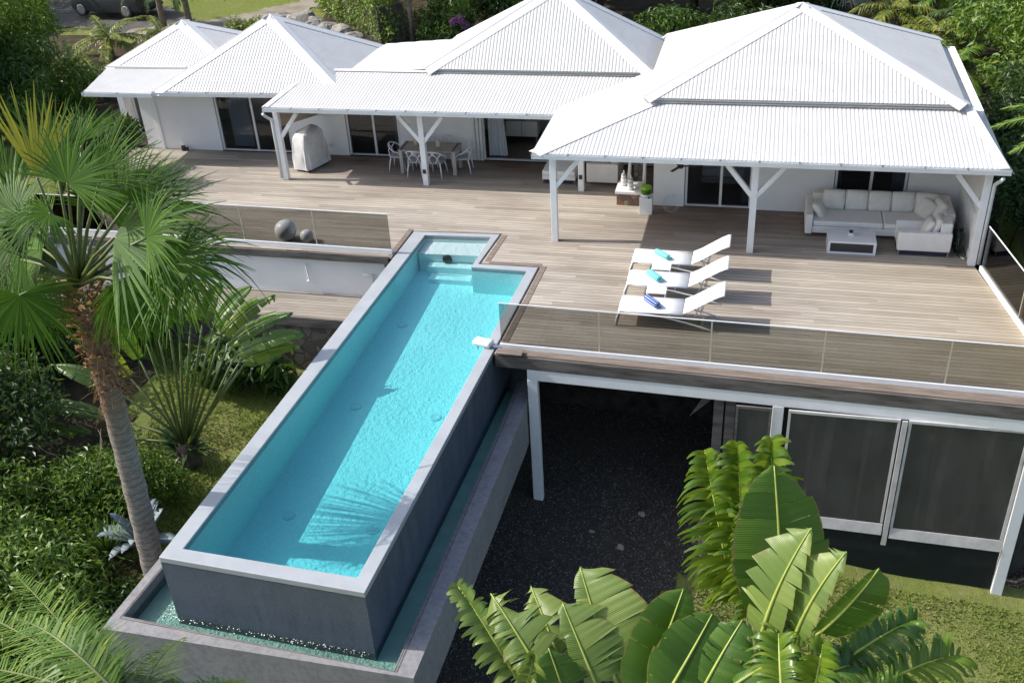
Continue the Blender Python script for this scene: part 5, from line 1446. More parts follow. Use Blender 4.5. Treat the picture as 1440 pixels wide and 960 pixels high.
fanpx(80, 240, 13.6, 62, 120, 14.2, (-.3, 0, .0), spread=50, droop=.05, mat='lf_fan', nseg=22)
fanpx(182, 284, 13.2, 272, 222, 13.8, (-.2, 0, .7), spread=75, droop=.22)
fanpx(160, 335, 12.8, 318, 318, 12.7, (-.2, 0, .8), spread=72, droop=.24, nseg=40)
fanpx(248, 370, 12.7, 350, 372, 12.5, (0, 0, .9), spread=105, droop=.45)
fanpx(28, 415, 12.6, 45, 520, 12.2, (-.2, 0, .7), spread=115, droop=.3)
fanpx(42, 318, 12.7, -30, 300, 12.6, (-.3, 0, .6), spread=110, droop=.35)
fanpx(20, 300, 13.4, -60, 240, 13.8, (-.3, 0, .4), spread=100, droop=.3)
fanpx(150, 300, 14.3, 175, 205, 14.9, (0, 0, .3), spread=90, droop=.25)
fanpx(205, 380, 13.4, 215, 480, 13.3, (.3, 0, .5), spread=80, droop=.35, mat='lf_fan')
fanpx(175, 330, 14.4, 260, 300, 15.2, (0, 0, .6), spread=100, droop=.4)
fanpx(60, 350, 14.2, 5, 380, 14.8, (-.4, 0, .4), spread=110, droop=.5)
fanpx(205, 335, 12.5, 262, 300, 12.3, (0, -.2, .6), spread=95, droop=.35)
fanpx(15, 270, 13.8, -30, 190, 14.2, (-.2, 0, .2), spread=70, droop=.1)
fanpx(115, 200, 14.2, 125, 140, 14.8, (-.3, 0, .3), spread=60, droop=.12, nseg=26)
fanpx(70, 300, 12.3, 20, 330, 11.8, (-.3, 0, .7), spread=110, droop=.45)
fanpx(215, 300, 13.9, 300, 262, 14.3, (-.2, 0, .5), spread=70, droop=.35)
fanpx(120, 265, 14.0, 170, 190, 14.4, (-.4, 0, .3), spread=85, droop=.2)
fanpx(175, 395, 12.9, 235, 455, 12.7, (.1, 0, .7), spread=85, droop=.5)
fanpx(225, 350, 13.8, 300, 410, 13.6, (.2, 0, .7), spread=80, droop=.5)
fanpx(5, 350, 13.2, -50, 390, 13.0, (-.3, 0, .7), spread=110, droop=.5)
fanpx(30, 365, 13.8, -20, 430, 13.6, (-.3, 0, .5), spread=90, droop=.6)
fanpx(140, 255, 13.2, 210, 175, 13.6, (-.4, 0, .3), spread=55, droop=.18)
# hanging old fronds
fanpx(165, 395, 13.2, 190, 470, 13.0, (.2, 0, .3), spread=60, droop=.6, mat='lf_fan', nseg=24)
fanpx(60, 420, 13.4, 70, 470, 13.2, (-.2, 0, .3), spread=60, droop=.6, mat='lf_fan', nseg=24)

# ---------------- paddle leaves (banana-like)
def paddle(parent, base, tip, wl, wr, face, bow=.12, tear=.35, ns=22, mat='lf_banana', sag=.15, seed=0, midm='midrib', fold=.25, edge=.0, name='leaf', roundtip=1., saw=0.):
    """big leaf blade: midrib from base to tip, two torn halves made of strips"""
    rg_ = np.random.default_rng(seed); base = Vector(base); tip = Vector(tip); d = tip - base; L = d.length; d.normalize()
    f = Vector(face); f = (f - d * f.dot(d)).normalized(); s = d.cross(f)
    def mid(t): return base + d * L * t + f * (bow * L * 4 * t * (1 - t)) * .5 + Vector((0, 0, -1)) * sag * L * t * t * .35
    V = []; F = []; TT = []; QQ = []
    for side, wd in ((-1, wl), (1, wr)):
        t0 = .02; groups = []; 
        while t0 < .985:
            dt = rg_.uniform(.035, .065) * (1 if rg_.random() < tear else rg_.uniform(2, 4.5)); t1 = min(t0 + dt, .995); groups.append((t0, t1)); t0 = t1
        for (a, c) in groups:
            torn = rg_.random() < tear; gap = .10 if torn else .012
            dz = rg_.uniform(0, .8) * tear if torn else rg_.uniform(0, .06) * tear; ang = rg_.normal() * (.11 if torn else .03) * min(1, tear * 1.6); short = rg_.uniform(.80 if torn else .93, 1.04)
            n = max(2, int((c - a) * 40)); n0 = len(V); m = 5
            for i in range(n + 1):
                t = a + (c - a) * i / n
                prof = (math.sin(math.pi * min(.999, (.06 + .94 * t)) ** .82) ** .55) * (1 if t < .9 else max(.15, 1 - ((t - .9) / .1) ** 2 * roundtip))
                p = mid(t)
                shrink = gap * (abs(2 * i / n - 1) ** 3)
                for j in range(m + 1):
                    q = j / m; w_ = wd * prof * q * short * (1 - saw * i / n)
                    lean = d * (w_ * (.30 + ang)) 
                    mid_t = (a + c) / 2 - t
                    pp = p + s * side * w_ * math.cos(fold * (.3 + q * .7)) + f * w_ * math.sin(fold) * (.9 - q * .75) * 1.0 + lean + d * mid_t * L * shrink * q * 2
                    pp += Vector((0, 0, -1)) * (dz * wd * q * q * 1.1 + .10 * wd * q * q)
                    pp += f * (.010 * math.sin(t * 95) * q * wd * 1.2)
                    V.append(tuple(pp)); TT.append(t * L); QQ.append(q)
            for i in range(n):
                for j in range(m):
                    k = n0 + i * (m + 1) + j
                    F.append((k, k + m + 1, k + m + 2, k + 1))
    o = npmesh(name, V, F, MAT[mat], parent, True)
    for an, dat in (('vein', TT), ('rim', QQ)):
        at_ = o.data.attributes.new(an, 'FLOAT', 'POINT'); at_.data.foreach_set('value', np.array(dat, dtype=np.float32))
    b = MB(); P_ = [mid(t) + f * .006 for t in np.linspace(-.02, .98, 14)]
    b.tube(P_, list(np.linspace(.022 * (L / 1.6) + .006, .006, 14)), 6); b.build('midrib', MAT[midm], o, True)
    return o, mid(0)
def petiole(parent, root, leafbase, o, r0=.05, r1=.022, m='stem', bend=.25):
    root = Vector(root); e = Vector(leafbase); mid = root.lerp(e, .55) + Vector((0, 0, bend)); b = MB(); b.tube([root, root.lerp(mid, .5) + Vector((0, 0, bend * .3)), mid, e], [r0, r0 * .8, (r0 + r1) / 2, r1], 7)
    return b.build('petiole', MAT[m], o, True)

# traveller's palm left of the pool
tv = thing('travellers_palm', 'fan shaped traveller palm with long bare leaf stalks on the left lawn', 'palm', (-12.5, 16.7, -3.2))
b = MB(); b.tube([(-12.5, 16.7, -3.5), (-12.48, 16.7, -2.5)], [.30, .24], 12); b.build('trunk', MAT['darkbark'], tv, True)
root = Vector((-12.47, 16.7, -2.55)); rng2 = np.random.default_rng(9)
spec = [(130, 612, 40, 590), (150, 585, 25, 555), (168, 552, 70, 500), (182, 530, 120, 450), (196, 505, 150, 425), (205, 480, 185, 400), (222, 470, 205, 385), (238, 460, 232, 378), (252, 455, 262, 380), (268, 455, 285, 385), (285, 455, 310, 385), (300, 460, 352, 390), (312, 470, 385, 400), (322, 485, 410, 425), (332, 497, 425, 455), (340, 505, 420, 475), (345, 510, 395, 490)]
for i, (u, v, tu, tvv) in enumerate(spec):
    y = 16.7 + .15 * math.sin(i * 2.1); lb = at(u, v, y); tp = at(tu, tvv, y + (.5 if i > 8 else -.2))
    o, m0 = paddle(tv, lb, tp, .24, .24, tocam(lb) + Vector((-.4, 0, .7)), .10, .30 + .3 * (i % 3 == 0), mat='lf_banana' if i % 3 else 'lf_banyel', sag=.4, seed=100 + i, fold=.55, midm='stem')
    petiole(tv, root + Vector(((i - 8) * .022, rng2.uniform(-.05, .05), rng2.uniform(-.1, .25))), m0, o, .042, .020, 'stem', .02)
V = []; F = []; b = MB()     # sheath skirt of short dry blades at the base
for i in range(70):
    a = rng2.uniform(0, 6.28); e = rng2.uniform(.1, 1.1); d = Vector((math.cos(a) * math.cos(e), .6 * math.sin(a) * math.cos(e), math.sin(e))); L = rng2.uniform(.5, 1.05); p = Vector((-12.48, 16.7, -2.75)); s = d.cross(up).normalized() * rng2.uniform(.03, .07)
    n0 = len(V); m = p + d * L * .6; q = p + d * L - Vector((0, 0, .12)); V += [p - s, p + s, m + s * .8, m - s * .8, q + s * .1, q - s * .1]; F += [(n0, n0+1, n0+2, n0+3), (n0+3, n0+2, n0+4, n0+5)]
npmesh('basal_leaves', [tuple(v) for v in V], F, MAT['lf_dark'], tv)

# big paddle-leaved clump in front (giant bird of paradise), lower right
def clump(label, root, name='giant_bird_of_paradise'):
    t = thing(name, label, 'plant', root); return t
root = Vector((.9, 7.9, gz(.9, 7.9)))
bp = clump('tall clump of giant paddle leaves, some shredded, in front of the vinyl screens', root)
def pl(parent, root, u0, v0, y0, u1, v1, y1, wl, wr, tilt, mat, tear, seed, fold=.25, bow=.1, sag=.1, r0=.055, roundtip=1., saw=0.):
    lb = at(u0, v0, y0); tp = at(u1, v1, y1)
    o, m0 = paddle(parent, lb, tp, wl, wr, tocam((lb + tp) / 2) + Vector(tilt), bow, tear, mat=mat, sag=sag, seed=seed, fold=fold, roundtip=roundtip, saw=saw)
    rv = Vector(root) + Vector((.16 * math.sin(seed * 1.7), .16 * math.cos(seed * 2.3), 0))
    petiole(parent, rv, m0, o, r0, .028, 'stem', .5)
def shred(parent, root, u0, v0, y0, u1, v1, y1, ll, face, mat, seed, n=44, hang=.5, gapy=.0, bow=.12, spread=84):
    """leaf torn into many drooping ribbons along its midrib"""
    rg_ = np.random.default_rng(seed); A = at(u0, v0, y0); B = at(u1, v1, y1); d = (B - A); L = d.length; d.normalize()
    f = tocam((A + B) / 2) + Vector(face); f = (f - d * f.dot(d)).normalized(); s = d.cross(f)
    mid = lambda t: A + d * L * t + f * bow * L * 2 * t * (1 - t) - up * .10 * L * t ** 3
    V = []; F = []
    for i in range(n):
        t = .04 + .95 * (i + .5) / n
        for sd in (-1, 1):
            if rg_.random() < gapy: continue
            l = ll * (math.sin(math.pi * min(.97, .15 + .80 * t)) ** .5) * rg_.uniform(.75, 1.1); wd = L / n * rg_.uniform(1.0, 1.9)
            a = rad(spread - 35 * t + rg_.normal() * 7); q = (d * math.cos(a) + s * sd * math.sin(a) + f * rg_.uniform(.15, .45)).normalized()
            n0 = len(V); m = 6; hg = hang * rg_.uniform(.5, 1.3); tw = rg_.normal() * .4
            for k in range(m + 1):
                r = k / m; p = mid(t) + q * l * r * (1 - .12 * r) + f * l * .16 * math.sin(math.pi * r * .7) - up * l * hg * r ** 2.6
                w_ = wd * (1 - .75 * r ** 2.5) * .5 * (.85 if k == 0 else 1); wv = (d * math.cos(tw * r) + f * math.sin(tw * r))
                V += [tuple(p - wv * w_), tuple(p + wv * w_ )]
            for k in range(m): c = n0 + 2 * k; F.append((c, c + 1, c + 3, c + 2))
    o = npmesh('leaf', V, F, MAT[mat], parent, True)
    b = MB(); b.tube([mid(t) for t in np.linspace(-.02, 1, 14)], list(np.linspace(.022, .005, 14)), 6); b.build('midrib', MAT['midrib'], o, True)
    petiole(parent, Vector(root), mid(0), o, .05, .024, 'stem', .5)
b = MB(); b.tube([root - Vector((0, 0, .3)), root + Vector((0, 0, 1.2)), root + Vector((.03, .02, 2.6))], [.2, .17, .13], 12); b.build('stem', MAT['bark'], bp, True)
rt = root + Vector((.02, .02, 2.3))
shred(bp, rt, 1035, 850, 8.3, 992, 612, 9.0, .46, (-.3, 0, .3), 'lf_banyel', 1, 46, .62)
shred(bp, rt, 1050, 850, 8.3, 1038, 600, 9.0, .48, (-.1, 0, .3), 'lf_banyel', 2, 48, .6)
shred(bp, rt, 1072, 850, 8.2, 1088, 592, 8.9, .46, (.1, 0, .3), 'lf_banyel', 3, 48, .5)
shred(bp, rt, 1060, 870, 8.0, 1062, 680, 8.5, .34, (-.1, 0, .3), 'lf_banyel', 9, 34, .6)
pl(bp, rt, 1098, 880, 7.6, 1088, 648, 8.2, .50, .52, (.45, -.1, -.15), 'lf_banana', .10, 4, .12, .05, .02, .055, .5)
pl(bp, rt, 1070, 900, 7.2, 1142, 738, 7.4, .42, .22, (-.5, 0, .4), 'lf_banlite', .12, 5, .12, .14, .05, .055, .3, .24)
pl(bp, rt, 1115, 905, 7.1, 1192, 770, 7.2, .36, .16, (-.5, 0, .5), 'lf_banlite', .25, 6, .14, .14, .08, .055, .3, .28)
pl(bp, rt, 1150, 890, 7.0, 1238, 792, 7.1, .14, .30, (.8, 0, .3), 'lf_banana', .2, 7, .3, .1, .1)
root2 = Vector((1.9, 6.9, gz(1.9, 6.9)))
bp2 = clump('low shredded paddle leaves sprawling over the sunny lawn at the lower right', root2)
b = MB(); b.tube([root2 - Vector((0, 0, .3)), root2 + Vector((0, 0, 1.0)), root2 + Vector((-.03, .02, 2.0))], [.2, .17, .13], 12); b.build('stem', MAT['bark'], bp2, True)
r2 = root2 + Vector((0, 0, 1.9))
shred(bp2, r2, 1175, 938, 7.2, 1292, 860, 7.7, .34, (.1, 0, .9), 'lf_banana', 11, 26, .35)
shred(bp2, r2, 1225, 968, 7.0, 1352, 910, 7.6, .40, (.1, 0, .9), 'lf_banyel', 12, 26, .4, .12)
pl(bp2, r2, 1030, 965, 6.7, 1128, 905, 7.2, .34, .40, (-.1, 0, .9), 'lf_banana', .75, 13, .25, .1, .25)
shred(bp2, r2, 1120, 965, 6.8, 1215, 925, 7.3, .36, (0, 0, .9), 'lf_banana', 14, 22, .4)
shred(bp2, r2, 1100, 985, 6.6, 1095, 870, 7.2, .34, (-.3, 0, .7), 'lf_banyel', 15, 24, .5)
shred(bp2, r2, 1190, 1000, 6.6, 1270, 955, 6.9, .32, (0, 0, .9), 'lf_banyel', 16, 22, .4)
shred(bp2, r2, 1140, 1000, 6.6, 1160, 890, 6.9, .30, (0, 0, .8), 'lf_banyel', 17, 22, .4, .15)
root3 = Vector((-.7, 6.9, gz(-.7, 6.9)))
bp3 = clump('clump with two broad dark paddle leaves at the bottom centre beside the gravel', root3)
b = MB(); b.tube([root3 - Vector((0, 0, .3)), root3 + Vector((0, 0, 1.2)), root3 + Vector((.03, .02, 2.4))], [.2, .17, .13], 12); b.build('stem', MAT['bark'], bp3, True)
r3 = root3 + Vector((0, 0, 2.2))
pl(bp3, r3, 902, 985, 6.9, 962, 822, 7.5, .38, .30, (.35, 0, .2), 'lf_banana', .03, 21, .20, .05, .05, .055, .6)
pl(bp3, r3, 932, 985, 6.7, 1003, 858, 7.2, .36, .34, (.4, 0, .2), 'lf_banana', .05, 22, .20, .05, .05, .055, .6)
pl(bp3, r3, 990, 965, 6.8, 1046, 862, 7.2, .24, .30, (.1, 0, .7), 'lf_banana', .55, 23, .3, .1, .25)
root4 = Vector((-2.0, 7.0, gz(-2.0, 7.0)))
bp4 = clump('clump of pale tattered paddle leaves at the bottom beside the overflow wall', root4)
b = MB(); b.tube([root4 - Vector((0, 0, .3)), root4 + Vector((0, 0, 1.2)), root4 + Vector((.03, .02, 2.4))], [.2, .17, .13], 12); b.build('stem', MAT['bark'], bp4, True)
r4 = root4 + Vector((0, 0, 2.2))
pl(bp4, r4, 868, 960, 7.0, 815, 790, 7.6, .20, .62, (-.4, 0, .5), 'lf_banlite', .12, 31, .2, .08, .1, .055, 1., .1)
pl(bp4, r4, 840, 965, 6.9, 790, 840, 7.3, .16, .52, (-.3, 0, .6), 'lf_banlite', .35, 32, .2, .08, .15, .055, 1., .22)
pl(bp4, r4, 770, 960, 6.9, 688, 822, 7.4, .26, .44, (-.3, 0, .7), 'lf_banlite', .6, 33, .25, .1, .25, .055, 1., .28)
shred(bp4, r4, 728, 955, 7.0, 640, 808, 7.5, .30, (-.3, 0, .7), 'lf_banlite', 34, 24, .4, .1)
pl(bp4, r4, 800, 960, 7.2, 745, 812, 7.9, .24, .34, (-.2, 0, .7), 'lf_banlite', .6, 35, .3, .1, .25, .055, 1., .28)
shred(bp4, r4, 735, 1010, 6.6, 752, 905, 6.7, .26, (0, 0, .9), 'lf_banlite', 36, 20, .9, .2)
pl(bp4, r4, 800, 1000, 6.7, 770, 900, 6.9, .26, .30, (0, 0, .9), 'lf_banana', .6, 37, .3, .1, .3)
# ---------------- feathery fronds of a palm below the frame at the bottom left
cr = (-5.6, 5.4, gz(-5.6, 5.4))
cp = thing('coconut_palm', 'feather palm whose fine fronds reach into the bottom left corner', 'palm tree', cr)
ctop = Vector((-5.45, 5.45, 3.6)); rng3 = np.random.default_rng(31)
b = MB(); b.tube([Vector(cr) - Vector((0, 0, .3)), Vector(cr).lerp(ctop, .5) + Vector((.15, 0, 0)), ctop], [.2, .15, .12], 12); b.build('trunk', MAT['palmtrunk'], cp, True)
def cfrond(u, v, y, sag, L=None, ll=.55, nl=60, hang=.18, mat='lf_bright'):
    tip = at(u, v, y); d = tip - ctop; L = L or d.length; d = d.normalized() + Vector((0, 0, sag * .9))
    V, F, pts = pinnate_frond(ctop, d, L, rng3, nl, ll, .026, sag, hang, 62)
    b = MB(); b.tube(pts, list(np.linspace(.02, .004, 13)), 6); f = b.build('frond', MAT['stem'], cp, True)
    npmesh('leaflets', [tuple(v) for v in V], F, MAT[mat], f)
cfrond(20, 805, 8.2, .12, ll=.62); cfrond(120, 868, 8.0, .15, ll=.6); cfrond(-60, 850, 7.6, .2); cfrond(250, 905, 7.6, .2, ll=.55)
cfrond(320, 965, 6.9, .25); cfrond(60, 930, 7.2, .2, ll=.6); cfrond(-100, 940, 6.6, .25); cfrond(170, 985, 6.6, .25)
for a in (0.3, 1.2, 2.4, 3.4, 4.2, 5.2):
    d = Vector((math.cos(a), math.sin(a) * .9 - .3, .5)); V, F, pts = pinnate_frond(ctop, d, 2.4, rng3, 50, .5, .026, .5, .4)
    if a < 2.0: continue
    b = MB(); b.tube(pts, list(np.linspace(.02, .004, 13)), 6); f = b.build('frond', MAT['stem'], cp, True); npmesh('leaflets', [tuple(v) for v in V], F, MAT['lf_bright'], f)

# ---------------- agave beside the palm trunk
ag = thing('agave', 'blue grey agave with broad curling leaves behind the palm trunk', 'agave', (-11.3, 13.05, gz(-11.3, 13.05)))
ac_ = atz(205, 768, -2.55); rng4 = np.random.default_rng(4)
for i in range(22):
    a = 2.399 * i; e = .15 + 1.15 * (1 - i / 22) if i > 6 else 1.3 - .1 * i; e = rng4.uniform(.25, 1.25)
    d = Vector((math.cos(a) * math.cos(e), math.sin(a) * math.cos(e), math.sin(e))); s = d.cross(up).normalized(); nn = s.cross(d)
    L = rng4.uniform(1.0, 1.55); b = MB(); n0 = 0; m = 10
    for k in range(m + 1):
        t = k / m; w_ = .12 * (math.sin(math.pi * (.12 + .88 * t)) ** .6) * (1 if t < .98 else .2) + .004
        p = ac_ + d * L * t - up * (.55 * L * (t ** 3) * (1.2 - e * .7)); b.v += [tuple(p - s * w_ + nn * .05 * (1 - t * .5)), tuple(p - nn * .0), tuple(p + s * w_ + nn * .05 * (1 - t * .5)), tuple(p - nn * .035 * (1 - t))]
    for k in range(m):
        c = k * 4
        b.f += [(c, c + 1, c + 5, c + 4), (c + 1, c + 2, c + 6, c + 5), (c + 2, c + 3, c + 7, c + 6), (c + 3, c, c + 4, c + 7)]
    b.build('leaf', MAT['lf_agave'], ag, True)

b = MB(); b.tube([(ac_.x, ac_.y, gz(ac_.x, ac_.y) - .2), ac_ + Vector((0, 0, .1))], [.16, .12], 10); b.build('stem', MAT['darkbark'], ag, True)
# ---------------- dense planting on the left slope
def G(x, y): return (x, y, gz(x, y))
gL = 'dense shrubs on the left slope'
shrub('glossy_shrub', 'dark glossy shrub with pale twigs left of the palm trunk', G(-13.0, 11.7), 1.7, 1.5, 2.3, 9000, .20, 'lf_bright', 41, gL, clumps=18, twigs=16, droop=.7, aspect=.22)
shrub('glossy_shrub', 'dark shrub directly below the agave, next to the overflow corner', G(-11.6, 11.2), 1.3, 1.2, 1.9, 6500, .17, 'lf_mid', 42, gL, clumps=12, twigs=5, droop=.7, aspect=.24)
shrub('glossy_shrub', 'twiggy shrub at the left picture edge under the fan palm', G(-15.0, 12.6), 1.9, 1.6, 2.6, 9500, .14, 'lf_bright', 43, gL, clumps=16, twigs=18, droop=.4, aspect=.36)
shrub('glossy_shrub', 'dark shrub in the gap above the feather palm fronds', G(-12.2, 9.4), 1.7, 1.4, 2.1, 8000, .13, 'lf_mid', 44, gL, clumps=14, twigs=8, droop=.4, aspect=.36)
shrub('glossy_shrub', 'light green shrub hiding the foot of the traveller palm', G(-13.6, 14.4), 1.4, 1.3, 2.0, 6000, .14, 'lf_bright', 45, gL, clumps=14, twigs=10, droop=.4, aspect=.36)
shrub('glossy_shrub', 'deep shaded shrub on the far left behind the fan palm crown', G(-16.8, 15.2), 2.2, 2.0, 3.2, 7000, .17, 'lf_dark', 46, gL, clumps=14, twigs=6, aspect=.4)
shrub('glossy_shrub', 'bright shrub just right of the palm trunk, reaching over the traveller stalks', G(-12.6, 15.3), .8, .7, 1.5, 2600, .12, 'lf_bright', 47, gL, clumps=9, twigs=6, droop=.4, aspect=.36)
shrub('glossy_shrub', 'low dark shrub at the far bottom left', G(-14.0, 9.6), 1.6, 1.4, 1.9, 7000, .13, 'lf_mid', 48, gL, clumps=12, twigs=10, droop=.4, aspect=.36)
shrub('strap_leaf_shrub', 'leafy green shrub against the stone plinth below the walkway', G(-12.6, 19.6), 1.5, .8, 1.7, 1500, .42, 'lf_mid', 49, gL, clumps=9, aspect=.24)
shrub('strap_leaf_shrub', 'dark strappy shrub behind the traveller palm leaves', G(-16.2, 20.0), 1.3, .8, 2.0, 1700, .5, 'lf_dark', 50, gL, clumps=9, aspect=.22)
shrub('glossy_shrub', 'shaded hedge shrub beyond the walkway, left of the traveller palm', G(-18.2, 18.6), 2.0, 1.6, 2.2, 6500, .17, 'lf_dark', 51, gL, clumps=14, aspect=.4)
yu = thing('yucca', 'small spiky yucca rosette beside the palm trunk', 'yucca', G(-12.1, 12.9)); V = []; F = []
for i in range(70):
    a = 2.399 * i; e = .1 + 1.3 * rng4.random(); d = Vector((math.cos(a) * math.cos(e), math.sin(a) * math.cos(e), math.sin(e))); L = rng4.uniform(.6, .9); s = d.cross(up).normalized() * .022; p = Vector(G(-12.1, 12.9)) + Vector((0, 0, 1.0)); n0 = len(V)
    V += [tuple(p - s), tuple(p + s), tuple(p + d * L * .6 + s * .8), tuple(p + d * L * .6 - s * .8), tuple(p + d * L + s * .05), tuple(p + d * L - s * .05)]; F += [(n0, n0+1, n0+2, n0+3), (n0+3, n0+2, n0+4, n0+5)]
npmesh('leaf_rosette', V, F, MAT['lf_mid'], yu); b = MB(); b.tube([Vector(G(-12.1, 12.9)), Vector(G(-12.1, 12.9)) + Vector((0, 0, 1.02))], .05, 8); b.build('stem', MAT['bark'], yu, True)

# ---------------- big trees on the far left
gT = 'large trees left of the villa'
limb_tree('mango_tree', 'large dark dense tree overlapping the leftmost roof', G(-25.6, 28.6), 4.7, 2.4, 12000, .26, 'lf_mid', 61, 22, group=gT, aspect=.26, droop=.7, low=.12, tr=.25)
limb_tree('feathery_tree', 'bright feathery tree at the top left corner, in front of the dark tree', G(-27.2, 27.6), 6.8, 2.1, 9000, .26, 'lf_bright', 62, 20, group=gT, aspect=.22, droop=.8, low=.35, tr=.2)
limb_tree('shade_tree', 'deep shaded tree behind the bright feathery one at the left edge', G(-31.5, 33.0), 6.5, 3.6, 8000, .30, 'lf_dark', 63, 18, group=gT, aspect=.3, droop=.5, low=.1, tr=.25)
limb_tree('overhanging_tree', 'small dark tree drooping over the left end of the white villa wall', G(-20.9, 24.9), 2.9, 1.45, 4600, .26, 'lf_dark', 64, 12, group=None, aspect=.24, droop=.9, low=.25, tr=.10, lean=(1.45, .45))
limb_tree('shade_tree', 'tall dense tree at the top left corner behind the leftmost roof', (-26.3, 30.6, -.6), 6.6, 2.75, 16000, .25, 'lf_bright', 67, 26, group=gT, aspect=.28, droop=.6, low=.02, tr=.25)
shrub('drooping_shrub', 'shaded undergrowth between the fan palm crown and the left trees', G(-22.0, 21.6), 2.6, 2.4, 3.2, 6000, .24, 'lf_dark', 65, None, clumps=12, aspect=.3, droop=.5)
shrub('drooping_shrub', 'dark undergrowth at the left edge below the fan palm crown', G(-18.6, 17.6), 1.8, 1.6, 2.6, 5000, .2, 'lf_dark', 66, None, clumps=12, aspect=.34, droop=.4)

# ---------------- behind the villa
gP = 'small yellowish palms by the driveway'
feather_palm('areca_palm', 'small yellow green palm just behind the leftmost roof', (-26.9, 38.2, -.1), 1.0, 14, 2.2, 'lf_yellow', 71, gP, .07, .45, .5, .42, .045, 34)
feather_palm('areca_palm', 'small bushy palm beside the dark tree, left of the leftmost roof', (-26.3, 34.6, -.1), .9, 14, 2.0, 'lf_yellow', 72, gP, .07, .45, .5, .42, .045, 34)
feather_palm('areca_palm', 'yellow palm right behind the parked car tail', (-25.6, 40.2, -.1), .6, 12, 1.7, 'lf_yellow', 73, gP, .07, .45, .5, .40, .045, 34)
feather_palm('areca_palm', 'lowest yellow palm clump touching the eave of the leftmost roof', (-24.6, 33.6, -.1), .8, 12, 1.5, 'lf_yellow', 74, gP, .06, .5, .5, .38, .045, 30)
gQ = 'slender palms beside the driveway'
feather_palm('garden_palm', 'slender palm above the apex of the leftmost roof', (-26.0, 43.2, -.1), 2.5, 12, 1.9, 'lf_mid', 75, gQ, .13, .75, .9, .45, .04, 34)
feather_palm('garden_palm', 'slender palm closer to the parked car, with hanging fronds', (-27.6, 43.6, -.1), 2.7, 12, 1.9, 'lf_dark', 76, gQ, .13, .8, .9, .45, .04, 34)
def hedge(label, pts, h, wd, n, mat, seed, size=.16):
    rng = np.random.default_rng(seed); t = thing('hedge', label, 'hedge', (*pts[0], gz(*pts[0]))); cs = []; rs = []
    for i in range(len(pts) - 1):
        a, c = Vector((*pts[i], 0)), Vector((*pts[i+1], 0)); k = max(1, int((c - a).length / .7))
        for j in range(k):
            p = a.lerp(c, (j + .5) / k)
            for zz in (.3, .75):
                cs.append((p.x + rng.uniform(-.15, .15), p.y + rng.uniform(-.15, .15), gz(p.x, p.y) + h * zz)); rs.append((.75, wd * .6, h * .36))
    V, F = leaves(cs, rs, n, size, rng, .5, .6, .6); npmesh('foliage', V, F, MAT[mat], t)
    b = MB()
    for i in range(len(pts) - 1):
        b.beam((pts[i][0], pts[i][1], gz(*pts[i]) + h * .32), (pts[i+1][0], pts[i+1][1], gz(*pts[i+1]) + h * .32), wd * .6, h * .6)
    b.build('branches', MAT['darkbark'], t)
    return t
hedge('tall clipped bright green hedge behind the row of boulders', [(-20.8, 47.6), (-18.6, 44.6), (-16.2, 42.2), (-15.4, 41.2)], 2.6, 1.9, 20000, 'lf_hedge', 81, .16)
hedge('dark overgrown hedge along the back wall of the garden', [(-33, 51.6), (-26, 51.2), (-20, 51.4)], 3.0, 2.0, 9000, 'lf_dark', 82, .26)
shrub('clipped_shrub', 'round yellow green shrub between the second roof apex and the driveway', G(-22.1, 41.3), 1.15, 1.0, 1.35, 3200, .14, 'lf_yellow', 83, None, clumps=10, aspect=.5)
def spiky_tree(label, base, h, heads, seed):
    rng = np.random.default_rng(seed); t = thing('dracaena_tree', label, 'tree', base); tb = MB(); V = []; F = []; B = Vector(base)
    for i in range(heads):
        a = 2.399 * i; e = B + Vector((math.cos(a) * h * .28, math.sin(a) * h * .28, h * rng.uniform(.75, 1.0)))
        tb.tube([B - Vector((0, 0, .2)), B + Vector((0, 0, h * .45)), e], [.12, .09, .05], 7)
        for k in range(60):
            q = rng.uniform(0, 6.28); el = rng.uniform(-.7, 1.3); d = Vector((math.cos(q) * math.cos(el), math.sin(q) * math.cos(el), math.sin(el))); L = rng.uniform(.7, 1.15); s = d.cross(up).normalized() * .03; n0 = len(V)
            V += [tuple(e - s), tuple(e + s), tuple(e + d * L * .6 + s * .8), tuple(e + d * L * .6 - s * .8), tuple(e + d * L - up * .3 + s * .05), tuple(e + d * L - up * .3 - s * .05)]; F += [(n0, n0+1, n0+2, n0+3), (n0+3, n0+2, n0+4, n0+5)]
    tb.build('trunk', MAT['bark'], t, True); npmesh('crown', V, F, MAT['lf_dark'], t)
spiky_tree('dark spiky tree with a pale trunk at the right end of the hedge', (-14.6, 41.4, -.1), 3.6, 6, 84)
gB = 'dark trees filling the background'
bgt = [(-11.5, 45.5, 6.5, 3.2, 'dark tree behind the left slope of the middle roof'), (-7.5, 47, 7.5, 3.4, 'dark tree hidden behind the apex of the middle roof'),
       (-3.2, 46, 7.5, 3.0, 'dark tree standing in the gap between the middle and right roofs'), (-.2, 43.5, 6.5, 2.6, 'dark tree behind the left slope of the right roof'),
       (-16.5, 50, 7.5, 3.6, 'dark tree behind the tall clipped hedge'), (2.2, 50, 8.0, 3.4, 'tall dark tree behind the apex of the right roof'), (-27, 55, 8, 4.5, 'dark tree above the garden wall'), (-40, 46, 9.5, 4.2, 'tall dark tree shading the parked car from the left'), (-37, 53, 8.5, 4.8, 'dark tree behind the parked car'), (6.0, 53, 8.0, 3.6, 'dark tree left of the blue grey house')]
for i, (x, y, h, s, lab) in enumerate(bgt):
    limb_tree('background_tree', lab, (x, y, gz(x, y)), h, s, 6500, .34, 'lf_dark', 200 + i, 16, group=gB, aspect=.34, droop=.35, low=.05, tr=.2)
